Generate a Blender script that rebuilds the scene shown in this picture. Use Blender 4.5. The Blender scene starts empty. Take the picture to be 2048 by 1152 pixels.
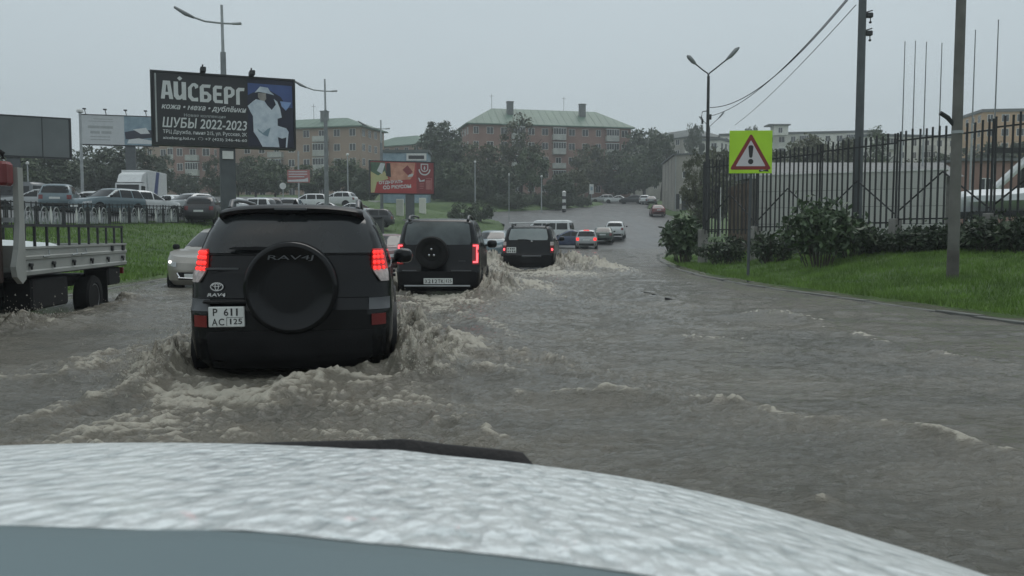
import bpy, bmesh, math, random
import numpy as np
from mathutils import Vector, Matrix
PI = math.pi
R = math.radians
random.seed(7)
rng = np.random.default_rng(11)
scene = bpy.context.scene
C = scene.collection

# ------------------------------------------------------------------ camera
CAM_H = 1.28
FPX = 1700.0                       # focal length in pixels of the 2048 px wide photograph
PITCH = math.atan(111.0 / FPX)     # the eye level lies at row 465
cam_d = bpy.data.cameras.new('camera')
cam = bpy.data.objects.new('camera', cam_d)
C.objects.link(cam)
cam_d.sensor_width = 36
cam_d.lens = FPX / 2048 * 36
cam_d.clip_start = 0.05
cam_d.clip_end = 3000
cam.location = (0, 0, CAM_H)
cam.rotation_euler = (PI / 2 - PITCH, 0, 0)
cam_d.dof.use_dof = True
cam_d.dof.focus_distance = 13
cam_d.dof.aperture_fstop = 11
scene.camera = cam

# ------------------------------------------------------------------ sky, sun, exposure
SUN_EL, SUN_AZ = R(58), R(200)     # high behind thick cloud
world = bpy.data.worlds.new('World')
scene.world = world
world.use_nodes = True
nt = world.node_tree
nt.nodes.clear()
out = nt.nodes.new('ShaderNodeOutputWorld')
bg = nt.nodes.new('ShaderNodeBackground')
sky = nt.nodes.new('ShaderNodeTexSky')
sky.sky_type = 'NISHITA'
sky.sun_disc = False
sky.sun_elevation = SUN_EL
sky.sun_rotation = SUN_AZ
sky.dust_density = 4
tc = nt.nodes.new('ShaderNodeTexCoord')
nz = nt.nodes.new('ShaderNodeTexNoise')
nz.inputs['Scale'].default_value = 1.6
nz.inputs['Detail'].default_value = 4
rmp = nt.nodes.new('ShaderNodeValToRGB')   # an even overcast, only faintly mottled
rmp.color_ramp.elements[0].position = 0.3
rmp.color_ramp.elements[0].color = (4.35, 5.0, 5.3, 1)
rmp.color_ramp.elements[1].position = 0.75
rmp.color_ramp.elements[1].color = (4.8, 5.45, 5.75, 1)
mx = nt.nodes.new('ShaderNodeMixRGB')
mx.inputs[0].default_value = 0.93
nt.links.new(tc.outputs['Generated'], nz.inputs['Vector'])
nt.links.new(nz.outputs[0], rmp.inputs[0])
nt.links.new(sky.outputs[0], mx.inputs[1])
nt.links.new(rmp.outputs[0], mx.inputs[2])
nt.links.new(mx.outputs[0], bg.inputs[0])
bg.inputs[1].default_value = 0.1
nt.links.new(bg.outputs[0], out.inputs[0])

sun_d = bpy.data.lights.new('sun', 'SUN')
sun_d.energy = 0.9
sun_d.angle = R(40)
sun_d.color = (1.0, 0.97, 0.93)
sun = bpy.data.objects.new('sun', sun_d)
C.objects.link(sun)
sun.rotation_euler = (PI / 2 - SUN_EL, 0, PI - SUN_AZ + PI)

vs = scene.view_settings
vs.view_transform = 'Standard'
vs.look = 'None'
vs.exposure = 0.42
vs.gamma = 1
vs.use_curve_mapping = False
scene.cycles.use_denoising = True
scene.cycles.max_bounces = 6
scene.cycles.transparent_max_bounces = 8
scene.cycles.volume_bounces = 0
scene.cycles.caustics_reflective = False
scene.cycles.caustics_refractive = False

# ------------------------------------------------------------------ pixel -> place
def ray(u, v):
    xc, yc = (u - 1024) / FPX, -(v - 576) / FPX
    cp, sp = math.cos(PITCH), math.sin(PITCH)
    return Vector((xc, cp + sp * yc, -sp + cp * yc))
def P(u, v, d):                    # the point seen at (u, v) that lies d metres ahead
    r = ray(u, v)
    return Vector((0, 0, CAM_H)) + r * (d / r.y)
def G(u, v, z=0.0):                # the point seen at (u, v) on the level z
    r = ray(u, v)
    return Vector((0, 0, CAM_H)) + r * ((z - CAM_H) / r.z)

# ------------------------------------------------------------------ noise
_perm = np.random.default_rng(3).permutation(4096)
_ang = np.random.default_rng(5).random(4096) * 2 * PI
_gx, _gy = np.cos(_ang), np.sin(_ang)
def perlin(x, y, seed=0):
    x = np.asarray(x, float); y = np.asarray(y, float)
    xi, yi = np.floor(x).astype(int), np.floor(y).astype(int)
    xf, yf = x - xi, y - yi
    u = xf * xf * xf * (xf * (xf * 6 - 15) + 10); v = yf * yf * yf * (yf * (yf * 6 - 15) + 10)
    def g(ix, iy, fx, fy):
        h = _perm[(_perm[(ix + seed * 131) & 4095] + iy) & 4095]
        return _gx[h] * fx + _gy[h] * fy
    a = g(xi, yi, xf, yf); b = g(xi + 1, yi, xf - 1, yf)
    c = g(xi, yi + 1, xf, yf - 1); d = g(xi + 1, yi + 1, xf - 1, yf - 1)
    return ((a + u * (b - a)) + v * ((c + u * (d - c)) - (a + u * (b - a)))) * 1.5
def fbm(x, y, o=4, seed=0, gain=0.5):
    s, a, f = 0, 1, 1
    for i in range(o):
        s = s + a * perlin(x * f, y * f, seed + i); a *= gain; f *= 2.03
    return s
def ridged(x, y, o=4, seed=0):
    s, a, f = 0, 1, 1
    for i in range(o):
        s = s + a * (1 - np.abs(perlin(x * f, y * f, seed + i)) * 2); a *= .5; f *= 2.1
    return s / 2
def sstep(a, b, x):
    t = np.clip((np.asarray(x, float) - a) / (b - a), 0, 1)
    return t * t * (3 - 2 * t)

# ------------------------------------------------------------------ materials
M = {}
def mat(name, col, rough=.6, metal=0, var=.12, scale=3.0, bump=0, bscale=None, spec=.5, coat=0, emit=None, estr=0, col2=None, obj=True, detail=5):
    m = bpy.data.materials.new(name); m.use_nodes = True
    t = m.node_tree; b = t.nodes['Principled BSDF']
    b.inputs['Roughness'].default_value = rough
    b.inputs['Metallic'].default_value = metal
    b.inputs['Specular IOR Level'].default_value = spec
    b.inputs['Coat Weight'].default_value = coat
    b.inputs['Coat Roughness'].default_value = .05
    c2 = col2 or tuple(min(1, c * (1 + var)) for c in col)
    c1 = col if col2 else tuple(c * (1 - var) for c in col)
    co = t.nodes.new('ShaderNodeTexCoord')
    n = t.nodes.new('ShaderNodeTexNoise')
    n.inputs['Scale'].default_value = scale; n.inputs['Detail'].default_value = detail
    r = t.nodes.new('ShaderNodeValToRGB')
    r.color_ramp.elements[0].position = .32; r.color_ramp.elements[0].color = (*c1, 1)
    r.color_ramp.elements[1].position = .68; r.color_ramp.elements[1].color = (*c2, 1)
    src = co.outputs['Object'] if obj else t.nodes.new('ShaderNodeNewGeometry').outputs['Position']
    t.links.new(src, n.inputs['Vector'])
    t.links.new(n.outputs[0], r.inputs[0])
    t.links.new(r.outputs[0], b.inputs['Base Color'])
    if bump:
        n2 = t.nodes.new('ShaderNodeTexNoise')
        n2.inputs['Scale'].default_value = bscale or scale * 6; n2.inputs['Detail'].default_value = 6
        bp = t.nodes.new('ShaderNodeBump')
        bp.inputs['Strength'].default_value = min(1, bump); bp.inputs['Distance'].default_value = .02
        t.links.new(src, n2.inputs['Vector'])
        t.links.new(n2.outputs[0], bp.inputs['Height'])
        t.links.new(bp.outputs[0], b.inputs['Normal'])
    if emit:
        b.inputs['Emission Color'].default_value = (*emit, 1)
        b.inputs['Emission Strength'].default_value = estr
    M[name] = m
    return m

mat('black_paint', (.0045, .005, .006), .25, var=.3, coat=.12, scale=2, spec=.22)
mat('black_paint_matte', (.007, .007, .008), .4, var=.3, scale=2, spec=.22)
mat('black_plastic', (.010, .010, .011), .6, var=.25, bump=.15, bscale=90, spec=.2)
mat('grey_trim', (.07, .075, .08), .35, var=.2)
mat('rubber', (.010, .010, .010), .8, var=.3, bump=.2, bscale=60, spec=.2)
mat('rim', (.30, .30, .31), .35, .7, var=.2)
mat('chrome', (.75, .75, .76), .15, 1.0, var=.05)
mat('car_glass', (.010, .012, .013), .06, var=.2, spec=.35)
mat('tint_glass', (.014, .016, .017), .10, var=.5, scale=2.2, spec=.55)
mat('painted_daylight_glass', (.17, .20, .20), .3, col2=(.26, .29, .29), scale=1.5)  # opaque pane; daylight showing through the car is painted in as pale grey
mat('painted_daylight_streak_glass', (.025, .033, .037), .2, col2=(.10, .12, .12), scale=1.8)  # opaque pane, see-through daylight painted into the colour as paler patches
mat('lamp_red', (.16, .008, .008), .25, var=.2, coat=.4)
mat('lamp_red_lit', (.6, .02, .02), .3, emit=(1, .035, .03), estr=1.15, var=.2, scale=30)
mat('lamp_red_dim', (.35, .012, .012), .3, emit=(1, .03, .02), estr=.12, var=.2)
mat('lamp_led', (.9, .1, .1), .3, emit=(1, .09, .11), estr=1.7)
mat('lamp_clear', (.42, .36, .34), .2, var=.3, scale=25, coat=.5)
mat('lamp_front', (.45, .47, .48), .12, var=.3, scale=14, coat=.5)
mat('lamp_white_lit', (.8, .8, .78), .3, emit=(1, .96, .9), estr=1.6)
mat('reflector', (.16, .014, .014), .3, var=.2)
mat('plate_white', (.62, .64, .62), .5, var=.06, scale=9)
mat('ink', (.018, .018, .02), .6)
mat('white_paint', (.62, .64, .64), .3, var=.06, coat=.4)
mat('paint_silver', (.34, .355, .36), .3, .3, var=.08, coat=.4)
mat('paint_beige', (.30, .28, .25), .3, .3, var=.1, coat=.4)
mat('paint_grey', (.12, .13, .135), .32, .2, var=.1, coat=.4)
mat('paint_dark', (.02, .022, .025), .3, var=.2, coat=.4)
mat('paint_red', (.12, .018, .018), .3, var=.15, coat=.4)
mat('paint_maroon', (.085, .016, .018), .3, var=.15, coat=.4)
mat('paint_blue', (.035, .055, .12), .3, var=.15, coat=.4)
mat('paint_green', (.05, .075, .06), .3, var=.15, coat=.4)
mat('paint_bluegrey', (.12, .17, .19), .3, .2, var=.1, coat=.4)
mat('steel', (.20, .215, .22), .5, .4, var=.15)
mat('galv', (.34, .36, .365), .5, .3, var=.15)
mat('dark_steel', (.028, .030, .031), .6, .2, var=.3)
mat('concrete', (.22, .215, .20), .85, var=.25, scale=1.2, bump=.3, bscale=30)
mat('pole_concrete', (.11, .11, .10), .85, col2=(.17, .168, .155), scale=2.2, bump=.3, bscale=30)
mat('kerb_stone', (.11, .115, .105), .8, var=.25, scale=2.5, bump=.4, bscale=40)
mat('brick_pink', (.255, .15, .122), .85, col2=(.31, .195, .16), scale=.35, bump=.2, bscale=9)
mat('brick_tan', (.30, .215, .16), .85, col2=(.37, .275, .21), scale=.35, bump=.2, bscale=9)
mat('render_white', (.60, .60, .54), .85, col2=(.72, .72, .66), scale=.5)
mat('render_grey', (.27, .255, .225), .9, col2=(.37, .35, .31), scale=.4, bump=.25, bscale=6)
mat('render_orange', (.50, .32, .18), .85, var=.12, scale=.4)
mat('roof_green', (.085, .15, .11), .55, col2=(.11, .185, .135), scale=.25)
mat('roof_grey', (.09, .105, .10), .7, var=.2, scale=.3)
mat('roof_rust', (.13, .14, .14), .6, var=.2)
mat('frame_white', (.62, .63, .61), .5, var=.08)
mat('pane_dark', (.020, .024, .027), .12, var=.5, scale=.6)
mat('balcony_panel', (.42, .43, .40), .75, var=.18, scale=.8)
mat('bark', (.06, .05, .04), .9, var=.3, scale=4, bump=.6)
mat('leaf_dark', (.038, .055, .030), .6, col2=(.080, .108, .056), scale=.7, obj=False)
mat('leaf_mid', (.042, .066, .030), .6, col2=(.095, .132, .058), scale=.7, obj=False)
mat('leaf_olive', (.060, .070, .038), .65, col2=(.112, .122, .064), scale=.7, obj=False)
mat('leaf_bush', (.024, .05, .02), .5, col2=(.085, .13, .058), scale=3.5, obj=False)
mat('under_leaf', (.02, .036, .018), .6, col2=(.05, .075, .033), scale=2.5, obj=False)
mat('grass_blade', (.085, .150, .030), .55, col2=(.160, .280, .046), scale=1.3, obj=False, spec=.3)
mat('turf', (.042, .082, .022), .9, col2=(.080, .130, .036), scale=.6, obj=False, bump=.6, bscale=14)
mat('wood_board', (.09, .065, .05), .85, var=.35, scale=3, bump=.3)
mat('wall_panel', (.40, .405, .38), .7, col2=(.46, .465, .44), scale=.9, bump=.1)
mat('tarp_white', (.62, .65, .66), .45, var=.1, scale=1.2, bump=.5, bscale=2)
mat('board_black', (.012, .013, .015), .45, var=.2)
mat('board_grey', (.10, .115, .115), .6, col2=(.13, .145, .145), scale=.6)
mat('print_white', (.60, .62, .62), .5, var=.05)
mat('print_offwhite', (.52, .54, .55), .5, var=.04)
mat('print_grey', (.33, .35, .35), .5)
mat('print_blue', (.028, .05, .16), .5, col2=(.055, .10, .28), scale=.9)
mat('print_navy', (.008, .010, .028), .5, var=.3)
mat('print_paleblue', (.20, .30, .52), .5, var=.2)
mat('print_steelblue', (.15, .23, .29), .5, col2=(.28, .38, .43), scale=1.2)
mat('print_fur', (.42, .49, .57), .6, col2=(.60, .66, .72), scale=3.5)
mat('print_skin', (.30, .28, .26), .6, var=.2)
mat('print_red', (.33, .028, .026), .5, col2=(.40, .045, .04), scale=.8)
mat('print_darkred', (.22, .022, .025), .5, var=.1)
mat('print_flesh', (.42, .17, .11), .5, col2=(.62, .32, .22), scale=1.6)
mat('print_yellow', (.48, .40, .20), .5, col2=(.42, .46, .22), scale=.9)
mat('print_green', (.06, .12, .07), .5, var=.3)
mat('print_pinkred', (.36, .13, .12), .5, var=.15)
mat('sign_lime', (.42, .72, .02), .4, var=.05)
mat('sign_red', (.22, .02, .018), .45)
mat('sign_white', (.58, .56, .58), .45, var=.04)
mat('crane_red', (.16, .018, .018), .45, var=.25)
mat('bed_grey', (.26, .27, .25), .5, col2=(.33, .34, .32), scale=1.5)
mat('cargo_sheet', (.50, .54, .54), .5, var=.08)
mat('rust_dark', (.05, .03, .024), .8, var=.4)
mat('pole_grey', (.085, .095, .10), .55, .3, var=.15)
mat('wood_grey', (.10, .095, .085), .9, var=.25)
mat('stripe_blue', (.03, .05, .16), .4)
mat('soil', (.05, .045, .035), .95, var=.3, obj=False)

# ------------------------------------------------------------------ mesh helpers
class MB:
    def __init__(s): s.v = []; s.f = []; s.m = []
    def add(s, vs_, fs, mi=0):
        o = len(s.v); s.v += [tuple(p) for p in vs_]
        s.f += [tuple(i + o for i in f) for f in fs]; s.m += [mi] * len(fs); return s
    def box(s, x0, x1, y0, y1, z0, z1, mi=0, bev=0):
        if bev:
            b = bev
            sec = [(x0 + b, y0), (x1 - b, y0), (x1, y0 + b), (x1, y1 - b), (x1 - b, y1), (x0 + b, y1), (x0, y1 - b), (x0, y0 + b)]
            cx, cy = (x0 + x1) / 2, (y0 + y1) / 2
            def ring(z, k):
                return [(cx + (p[0] - cx) * (1 - k / max(1e-6, (x1 - x0) / 2)), cy + (p[1] - cy) * (1 - k / max(1e-6, (y1 - y0) / 2)), z) for p in sec]
            vv = ring(z0, b * .6) + ring(z0 + b, 0) + ring(z1 - b, 0) + ring(z1, b * .6)
            ff = [tuple(range(7, -1, -1)), tuple(range(24, 32))]
            for r_ in range(3):
                for i in range(8):
                    j = (i + 1) % 8
                    ff.append((r_ * 8 + i, r_ * 8 + j, r_ * 8 + 8 + j, r_ * 8 + 8 + i))
            return s.add(vv, ff, mi)
        vv = [(x0, y0, z0), (x1, y0, z0), (x1, y1, z0), (x0, y1, z0), (x0, y0, z1), (x1, y0, z1), (x1, y1, z1), (x0, y1, z1)]
        return s.add(vv, [(3, 2, 1, 0), (4, 5, 6, 7), (0, 1, 5, 4), (1, 2, 6, 5), (2, 3, 7, 6), (3, 0, 4, 7)], mi)
    def tube(s, pts, rad, n=8, mi=0, cap=True):
        pts = [Vector(p) for p in pts]
        if not hasattr(rad, '__len__'): rad = [rad] * len(pts)
        vv = []; ff = []
        up = Vector((0, 0, 1))
        for i, p in enumerate(pts):
            d = (pts[min(i + 1, len(pts) - 1)] - pts[max(i - 1, 0)]).normalized()
            a = d.cross(up if abs(d.z) < .95 else Vector((1, 0, 0))).normalized(); b = d.cross(a)
            for k in range(n):
                t = 2 * PI * k / n
                vv.append(p + (a * math.cos(t) + b * math.sin(t)) * rad[i])
        for i in range(len(pts) - 1):
            for k in range(n):
                j = (k + 1) % n
                ff.append((i * n + k, i * n + j, (i + 1) * n + j, (i + 1) * n + k))
        if cap:
            ff.append(tuple(range(n - 1, -1, -1))); ff.append(tuple(range((len(pts) - 1) * n, len(pts) * n)))
        return s.add(vv, ff, mi)
    def lathe(s, prof, n=24, axis='z', c=(0, 0, 0), mi=0):       # prof: (radius, height along the axis)
        vv = []; ff = []
        for (r_, h) in prof:
            for k in range(n):
                t = 2 * PI * k / n
                a, b = r_ * math.cos(t), r_ * math.sin(t)
                p = (a, b, h) if axis == 'z' else ((h, a, b) if axis == 'x' else (b, h, a))
                vv.append((p[0] + c[0], p[1] + c[1], p[2] + c[2]))
        for i in range(len(prof) - 1):
            for k in range(n):
                j = (k + 1) % n
                ff.append((i * n + k, i * n + j, (i + 1) * n + j, (i + 1) * n + k))
        ff.append(tuple(range(n - 1, -1, -1))); ff.append(tuple(range((len(prof) - 1) * n, len(prof) * n)))
        return s.add(vv, ff, mi)
    def grid(s, pts, mi=0, flip=False):                          # rows of points
        h, w = len(pts), len(pts[0])
        vv = [p for r_ in pts for p in r_]; ff = []
        for i in range(h - 1):
            for j in range(w - 1):
                q = (i * w + j, i * w + j + 1, (i + 1) * w + j + 1, (i + 1) * w + j)
                ff.append(q[::-1] if flip else q)
        return s.add(vv, ff, mi)
    def prism(s, poly, y0, y1, mi=0):                            # polygon in x,z pulled along y
        n = len(poly)
        vv = [(p[0], y0, p[1]) for p in poly] + [(p[0], y1, p[1]) for p in poly]
        ff = [tuple(range(n)), tuple(range(2 * n - 1, n - 1, -1))] + [((i + 1) % n, i, n + i, n + (i + 1) % n) for i in range(n)]
        return s.add(vv, ff, mi)
    def prismx(s, poly, x0, x1, mi=0):                           # polygon in y,z pulled along x
        n = len(poly)
        vv = [(x0, p[0], p[1]) for p in poly] + [(x1, p[0], p[1]) for p in poly]
        ff = [tuple(range(n - 1, -1, -1)), tuple(range(n, 2 * n))] + [(i, (i + 1) % n, n + (i + 1) % n, n + i) for i in range(n)]
        return s.add(vv, ff, mi)
    def mesh(s, name, mats, smooth=None, fix=True):
        me = bpy.data.meshes.new(name)
        me.from_pydata([tuple(p) for p in s.v], [], s.f)
        if not isinstance(mats, (list, tuple)): mats = [mats]
        for m in mats: me.materials.append(M[m] if isinstance(m, str) else m)
        if len(mats) > 1: me.polygons.foreach_set('material_index', s.m)
        if fix:
            bm = bmesh.new(); bm.from_mesh(me)
            bmesh.ops.recalc_face_normals(bm, faces=bm.faces); bm.to_mesh(me); bm.free()
        if smooth:
            me.shade_smooth(); me.set_sharp_from_angle(angle=R(smooth))
        me.update()
        return me
    def build(s, name, mats, parent=None, smooth=None, fix=True):
        return link(name, s.mesh(name, mats, smooth, fix), parent)

def link(name, me, parent=None, loc=None, rot=None, scl=None):
    o = bpy.data.objects.new(name, me); C.objects.link(o)
    if parent: o.parent = parent
    if loc is not None: o.location = loc
    if rot is not None: o.rotation_euler = rot
    if scl is not None: o.scale = scl
    return o
def tag(o, label, cat, group=None):
    o['label'] = label; o['category'] = cat
    if group: o['group'] = group
    return o
def thing(name, label, cat, loc=(0, 0, 0), rz=0, group=None):
    o = bpy.data.objects.new(name, None); C.objects.link(o)
    o.empty_display_size = .2
    o.location = loc; o.rotation_euler = (0, 0, rz)
    return tag(o, label, cat, group)
def struct(name, o):
    o.name = name; o['kind'] = 'structure'; return o
def copy_tree(src, parent=None):
    o = src.copy(); C.objects.link(o)
    if parent: o.parent = parent
    for ch in list(src.children): copy_tree(ch, o)
    return o
def paint(o, m):                                                  # own paint on a body that shares its mesh
    o.material_slots[0].link = 'OBJECT'; o.material_slots[0].material = M[m]

def curve_mesh(cu, name, matname):
    t = bpy.data.objects.new('t', cu); C.objects.link(t)
    bpy.context.view_layer.update()
    me = bpy.data.meshes.new_from_object(t.evaluated_get(bpy.context.evaluated_depsgraph_get()))
    bpy.data.objects.remove(t); bpy.data.curves.remove(cu)
    me.name = name; me.materials.clear(); me.materials.append(M[matname])
    return me
def fit(me, x0, x1, z0, z1, y=0.0, skew=0.0):
    """lay a flat x,y mesh upright into the box x0..x1, z0..z1 at depth y"""
    n = len(me.vertices); a = np.empty(n * 3); me.vertices.foreach_get('co', a); a = a.reshape(-1, 3)
    lo, hi = a.min(0), a.max(0); d = np.maximum(hi - lo, 1e-6)
    x = x0 + (a[:, 0] - lo[0]) / d[0] * (x1 - x0); z = z0 + (a[:, 1] - lo[1]) / d[1] * (z1 - z0)
    x = x + skew * (z - z0)
    b = np.stack([x, np.full(n, y), z], 1); me.vertices.foreach_set('co', b.ravel()); me.update()
    return me
def text(s_, x0, x1, z0, z1, y, matname, parent, name='lettering', bold=.02, skew=0):
    cu = bpy.data.curves.new('t', 'FONT'); cu.body = s_; cu.size = 1; cu.offset = bold; cu.resolution_u = 3
    return link(name, fit(curve_mesh(cu, name, matname), x0, x1, z0, z1, y, skew), parent)
def chars(s_, x0, x1, z0, z1, y, matname, parent, bold=.012):
    n = len(s_); w = (x1 - x0) / n
    for i, ch in enumerate(s_):
        if ch != ' ':
            k = .16 if ch == '1' else .42
            text(ch, x0 + w * (i + .5 - k), x0 + w * (i + .5 + k), z0, z1, y, matname, parent, 'character', bold)
def flat(polys, x0, z0, sx, sz, y, matname, parent, name):
    """flat printed shape from outlines (inner outlines cut holes)"""
    cu = bpy.data.curves.new('c', 'CURVE'); cu.dimensions = '2D'; cu.fill_mode = 'BOTH'
    for pl in polys:
        sp = cu.splines.new('POLY'); sp.points.add(len(pl) - 1); sp.use_cyclic_u = True
        for i, p in enumerate(pl): sp.points[i].co = (x0 + p[0] * sx, z0 + p[1] * sz, 0, 1)
    me = curve_mesh(cu, name, matname)
    n = len(me.vertices); a = np.empty(n * 3); me.vertices.foreach_get('co', a); a = a.reshape(-1, 3)
    me.vertices.foreach_set('co', np.stack([a[:, 0], np.full(n, y), a[:, 1]], 1).ravel()); me.update()
    return link(name, me, parent)

# ------------------------------------------------------------------ lie of the land
def pl(pts):
    xs = [p[0] for p in pts]; ys = [p[1] for p in pts]
    return lambda t: np.interp(t, xs, ys)
ROAD_Z = -0.20
road_z = pl([(-60, -.2), (56, -.2), (67, -.08), (76, .42), (90, 1.75), (106, 3.2), (128, 4.75), (150, 6.2), (170, 7.5), (200, 9), (260, 11.5), (400, 15), (1500, 20)])
edge_l = pl([(-60, -8.5), (0, -8.5), (17, -9), (24, -9.6), (35, -9), (50, -6.4), (70, -3.0), (84, -.9), (95, -.8), (99, -2.2), (102, -7), (105, -18), (107, -60), (1500, -60)])
edge_r = pl([(-60, 15), (0, 11.5), (8, 8.5), (12, 7.2), (16.3, 6.5), (20.4, 5.8), (25, 5.6), (31, 5.9), (40, 6.9), (49, 8.4), (60, 11.5), (76, 15), (106, 20.2), (130, 20.6), (150, 24), (176, 30), (190, 60), (1500, 60)])
side_l = pl([(108, -60), (113, -20), (119, -4), (126, 5), (138, 12.5), (150, 16), (165, 17), (178, 10), (182, -60)])
def terrain(x, y):
    x = np.asarray(x, float); y = np.asarray(y, float)
    rz = road_z(y)
    sl = edge_l(y) - x
    sr = x - edge_r(y)
    bank_l = (.30 + 1.42 * sstep(0, 11, sl) + .85 * sstep(8, 18, sl)) * (1 - sstep(120, 170, y) * .6)
    bank_r = .29 + .72 * sstep(0.2, 6.8, sr) + .5 * sstep(8, 25, sr)
    n = .04 * fbm(x * .7, y * .7, 3, 9)
    z = rz.copy()
    z = np.where(sl > 0, rz + bank_l + n * np.clip(sl, 0, 1), z)
    z = np.where(sr > 0, rz + bank_r + n * np.clip(sr, 0, 1), z)
    # the wooded corner between the side street and the hill road
    s2 = side_l(y) - x
    z = np.where((y > 108) & (y < 182) & (s2 > 0), rz + .15 + 1.1 * sstep(0, 10, s2), z)
    return z
def tz(x, y): return float(terrain(np.array([x]), np.array([y]))[0])
# ================================================================== the setting
def grid_mesh(name, X, Y, Z, matname, smooth=True):
    h, w = X.shape
    me = bpy.data.meshes.new(name)
    n = h * w
    me.vertices.add(n); me.vertices.foreach_set('co', np.stack([X, Y, Z], -1).astype(np.float32).ravel())
    i = (np.arange(h - 1)[:, None] * w + np.arange(w - 1)[None]).ravel()
    q = np.stack([i, i + 1, i + w + 1, i + w], 1).ravel()
    nf = len(i)
    me.loops.add(nf * 4); me.loops.foreach_set('vertex_index', q.astype(np.int32))
    me.polygons.add(nf); me.polygons.foreach_set('loop_start', np.arange(0, nf * 4, 4, dtype=np.int32))
    me.update(calc_edges=True); me.validate()
    me.materials.append(M[matname] if isinstance(matname, str) else matname)
    if smooth: me.shade_smooth()
    return me

# ground, one sheet out to the horizon; it dips under the roads
gx = np.concatenate([np.linspace(-900, -90, 20), np.linspace(-85, -24, 40), np.arange(-23.5, 40, .5), np.linspace(41, 100, 40), np.linspace(110, 900, 20)])
gy = np.concatenate([np.linspace(-300, -12, 8), np.arange(-10, 130, .6), np.linspace(131, 260, 60), np.linspace(270, 1500, 24)])
GX, GY = np.meshgrid(gx, gy)
GZ = terrain(GX, GY)
sl = edge_l(GY) - GX; sr = GX - edge_r(GY); s2 = side_l(GY) - GX
on_road = (sl < .35) & (sr < .35) & ~((GY > 108) & (GY < 182) & (s2 > -.3)) & (GY < 200)
GZ = np.where(on_road, road_z(GY) - .25, GZ)
struct('ground', link('ground', grid_mesh('ground', GX, GY, GZ, 'turf')))

# road
def road_material():
    m = mat('asphalt', (.055, .058, .058), .3, col2=(.075, .077, .076), scale=.25, obj=False, bump=.05, bscale=40)
    t = m.node_tree; b = t.nodes['Principled BSDF']
    g = t.nodes.new('ShaderNodeNewGeometry'); n = t.nodes.new('ShaderNodeTexNoise')
    mp = t.nodes.new('ShaderNodeMapping'); mp.inputs['Scale'].default_value = (.9, .16, 1)
    n.inputs['Scale'].default_value = 1.0; n.inputs['Detail'].default_value = 6
    r = t.nodes.new('ShaderNodeMapRange')
    r.inputs[1].default_value = .38; r.inputs[2].default_value = .66; r.inputs[3].default_value = .34; r.inputs[4].default_value = .48
    t.links.new(g.outputs['Position'], mp.inputs[0]); t.links.new(mp.outputs[0], n.inputs['Vector'])
    t.links.new(n.outputs[0], r.inputs[0]); t.links.new(r.outputs[0], b.inputs['Roughness'])
    return m
road_material()
ry = np.concatenate([np.arange(-40, 60, 1.0), np.arange(60, 200, .8)])
T = np.linspace(0, 1, 60)
XL = edge_l(ry).copy(); XR = edge_r(ry).copy()
m2 = (ry > 108) & (ry < 182); XL[m2] = np.maximum(XL[m2], side_l(ry[m2]))
RX = XL[:, None] * (1 - T) + XR[:, None] * T
RY = np.repeat(ry[:, None], 60, 1)
struct('road', link('road', grid_mesh('road', RX, RY, road_z(RY) + .004 * fbm(RX * .2, RY * .1, 2, 4), 'asphalt')))

# the car park behind the ornamental fence
cxs = np.linspace(-75, -19.3, 60); cys = np.linspace(26, 128, 90); CX_, CY_ = np.meshgrid(cxs, cys)
struct('car_park', link('car_park', grid_mesh('car_park', CX_, CY_, terrain(CX_, CY_) + .05, 'asphalt')))
# kerbs: single stones under a strip each
ks = MB().box(-.075, .075, -.49, .49, -.35, .0, bev=.012).mesh('kerb_stone', 'kerb_stone')
def kerb(name, f, y0, y1):
    root = bpy.data.objects.new(name, None); C.objects.link(root); root['kind'] = 'structure'
    y = y0
    while y < y1:
        x = float(f(y)); x2 = float(f(y + .1)); a = math.atan2(-(x2 - x), .1)
        xm = float(f(y + .5 * math.cos(a)))
        o = link('kerb_stone', ks, root, (xm, y + .5 * math.cos(a), float(road_z(y)) + .222 + random.uniform(-.02, .012)), (random.uniform(-.01, .01), random.uniform(-.02, .02), a + random.uniform(-.012, .012)))
        y += 1.0 * math.cos(a)
    return root
kerb('kerb_right', edge_r, 8, 58)
kerb('kerb_left', edge_l, 12, 80)

# grass: blades of one mass on each verge
def blades(name, label, X, Y, hmin, hmax, wid, keep_above=.02):
    Z = terrain(X, Y); k = Z > keep_above; X, Y, Z = X[k], Y[k], Z[k]
    n = len(X); a = rng.random(n) * 2 * PI
    tall = .65 + .6 * np.clip(fbm(X * .5, Y * .5, 3, 21) + .4, 0, 1.2)
    h = (hmin + (hmax - hmin) * rng.random(n)) * tall; w = wid * (.6 + .8 * rng.random(n))
    lx, ly = rng.normal(0, .35, n) * h, rng.normal(0, .35, n) * h
    ca, sa = np.cos(a) * w / 2, np.sin(a) * w / 2
    V = np.empty((n, 3, 3), np.float32)
    V[:, 0] = np.stack([X - ca, Y - sa, Z - .01], 1); V[:, 1] = np.stack([X + ca, Y + sa, Z - .01], 1); V[:, 2] = np.stack([X + lx, Y + ly, Z + h], 1)
    me = tri_mesh(name, V, 'grass_blade')
    o = link(name, me); o['kind'] = 'stuff'; return tag(o, label, 'grass')
def tri_mesh(name, V, matname):
    n, k = V.shape[0], V.shape[1]
    me = bpy.data.meshes.new(name)
    me.vertices.add(n * k); me.vertices.foreach_set('co', V.astype(np.float32).ravel())
    me.loops.add(n * k); me.loops.foreach_set('vertex_index', np.arange(n * k, dtype=np.int32))
    me.polygons.add(n); me.polygons.foreach_set('loop_start', np.arange(0, n * k, k, dtype=np.int32))
    me.update(calc_edges=True)
    me.materials.append(M[matname])
    return me
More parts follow.
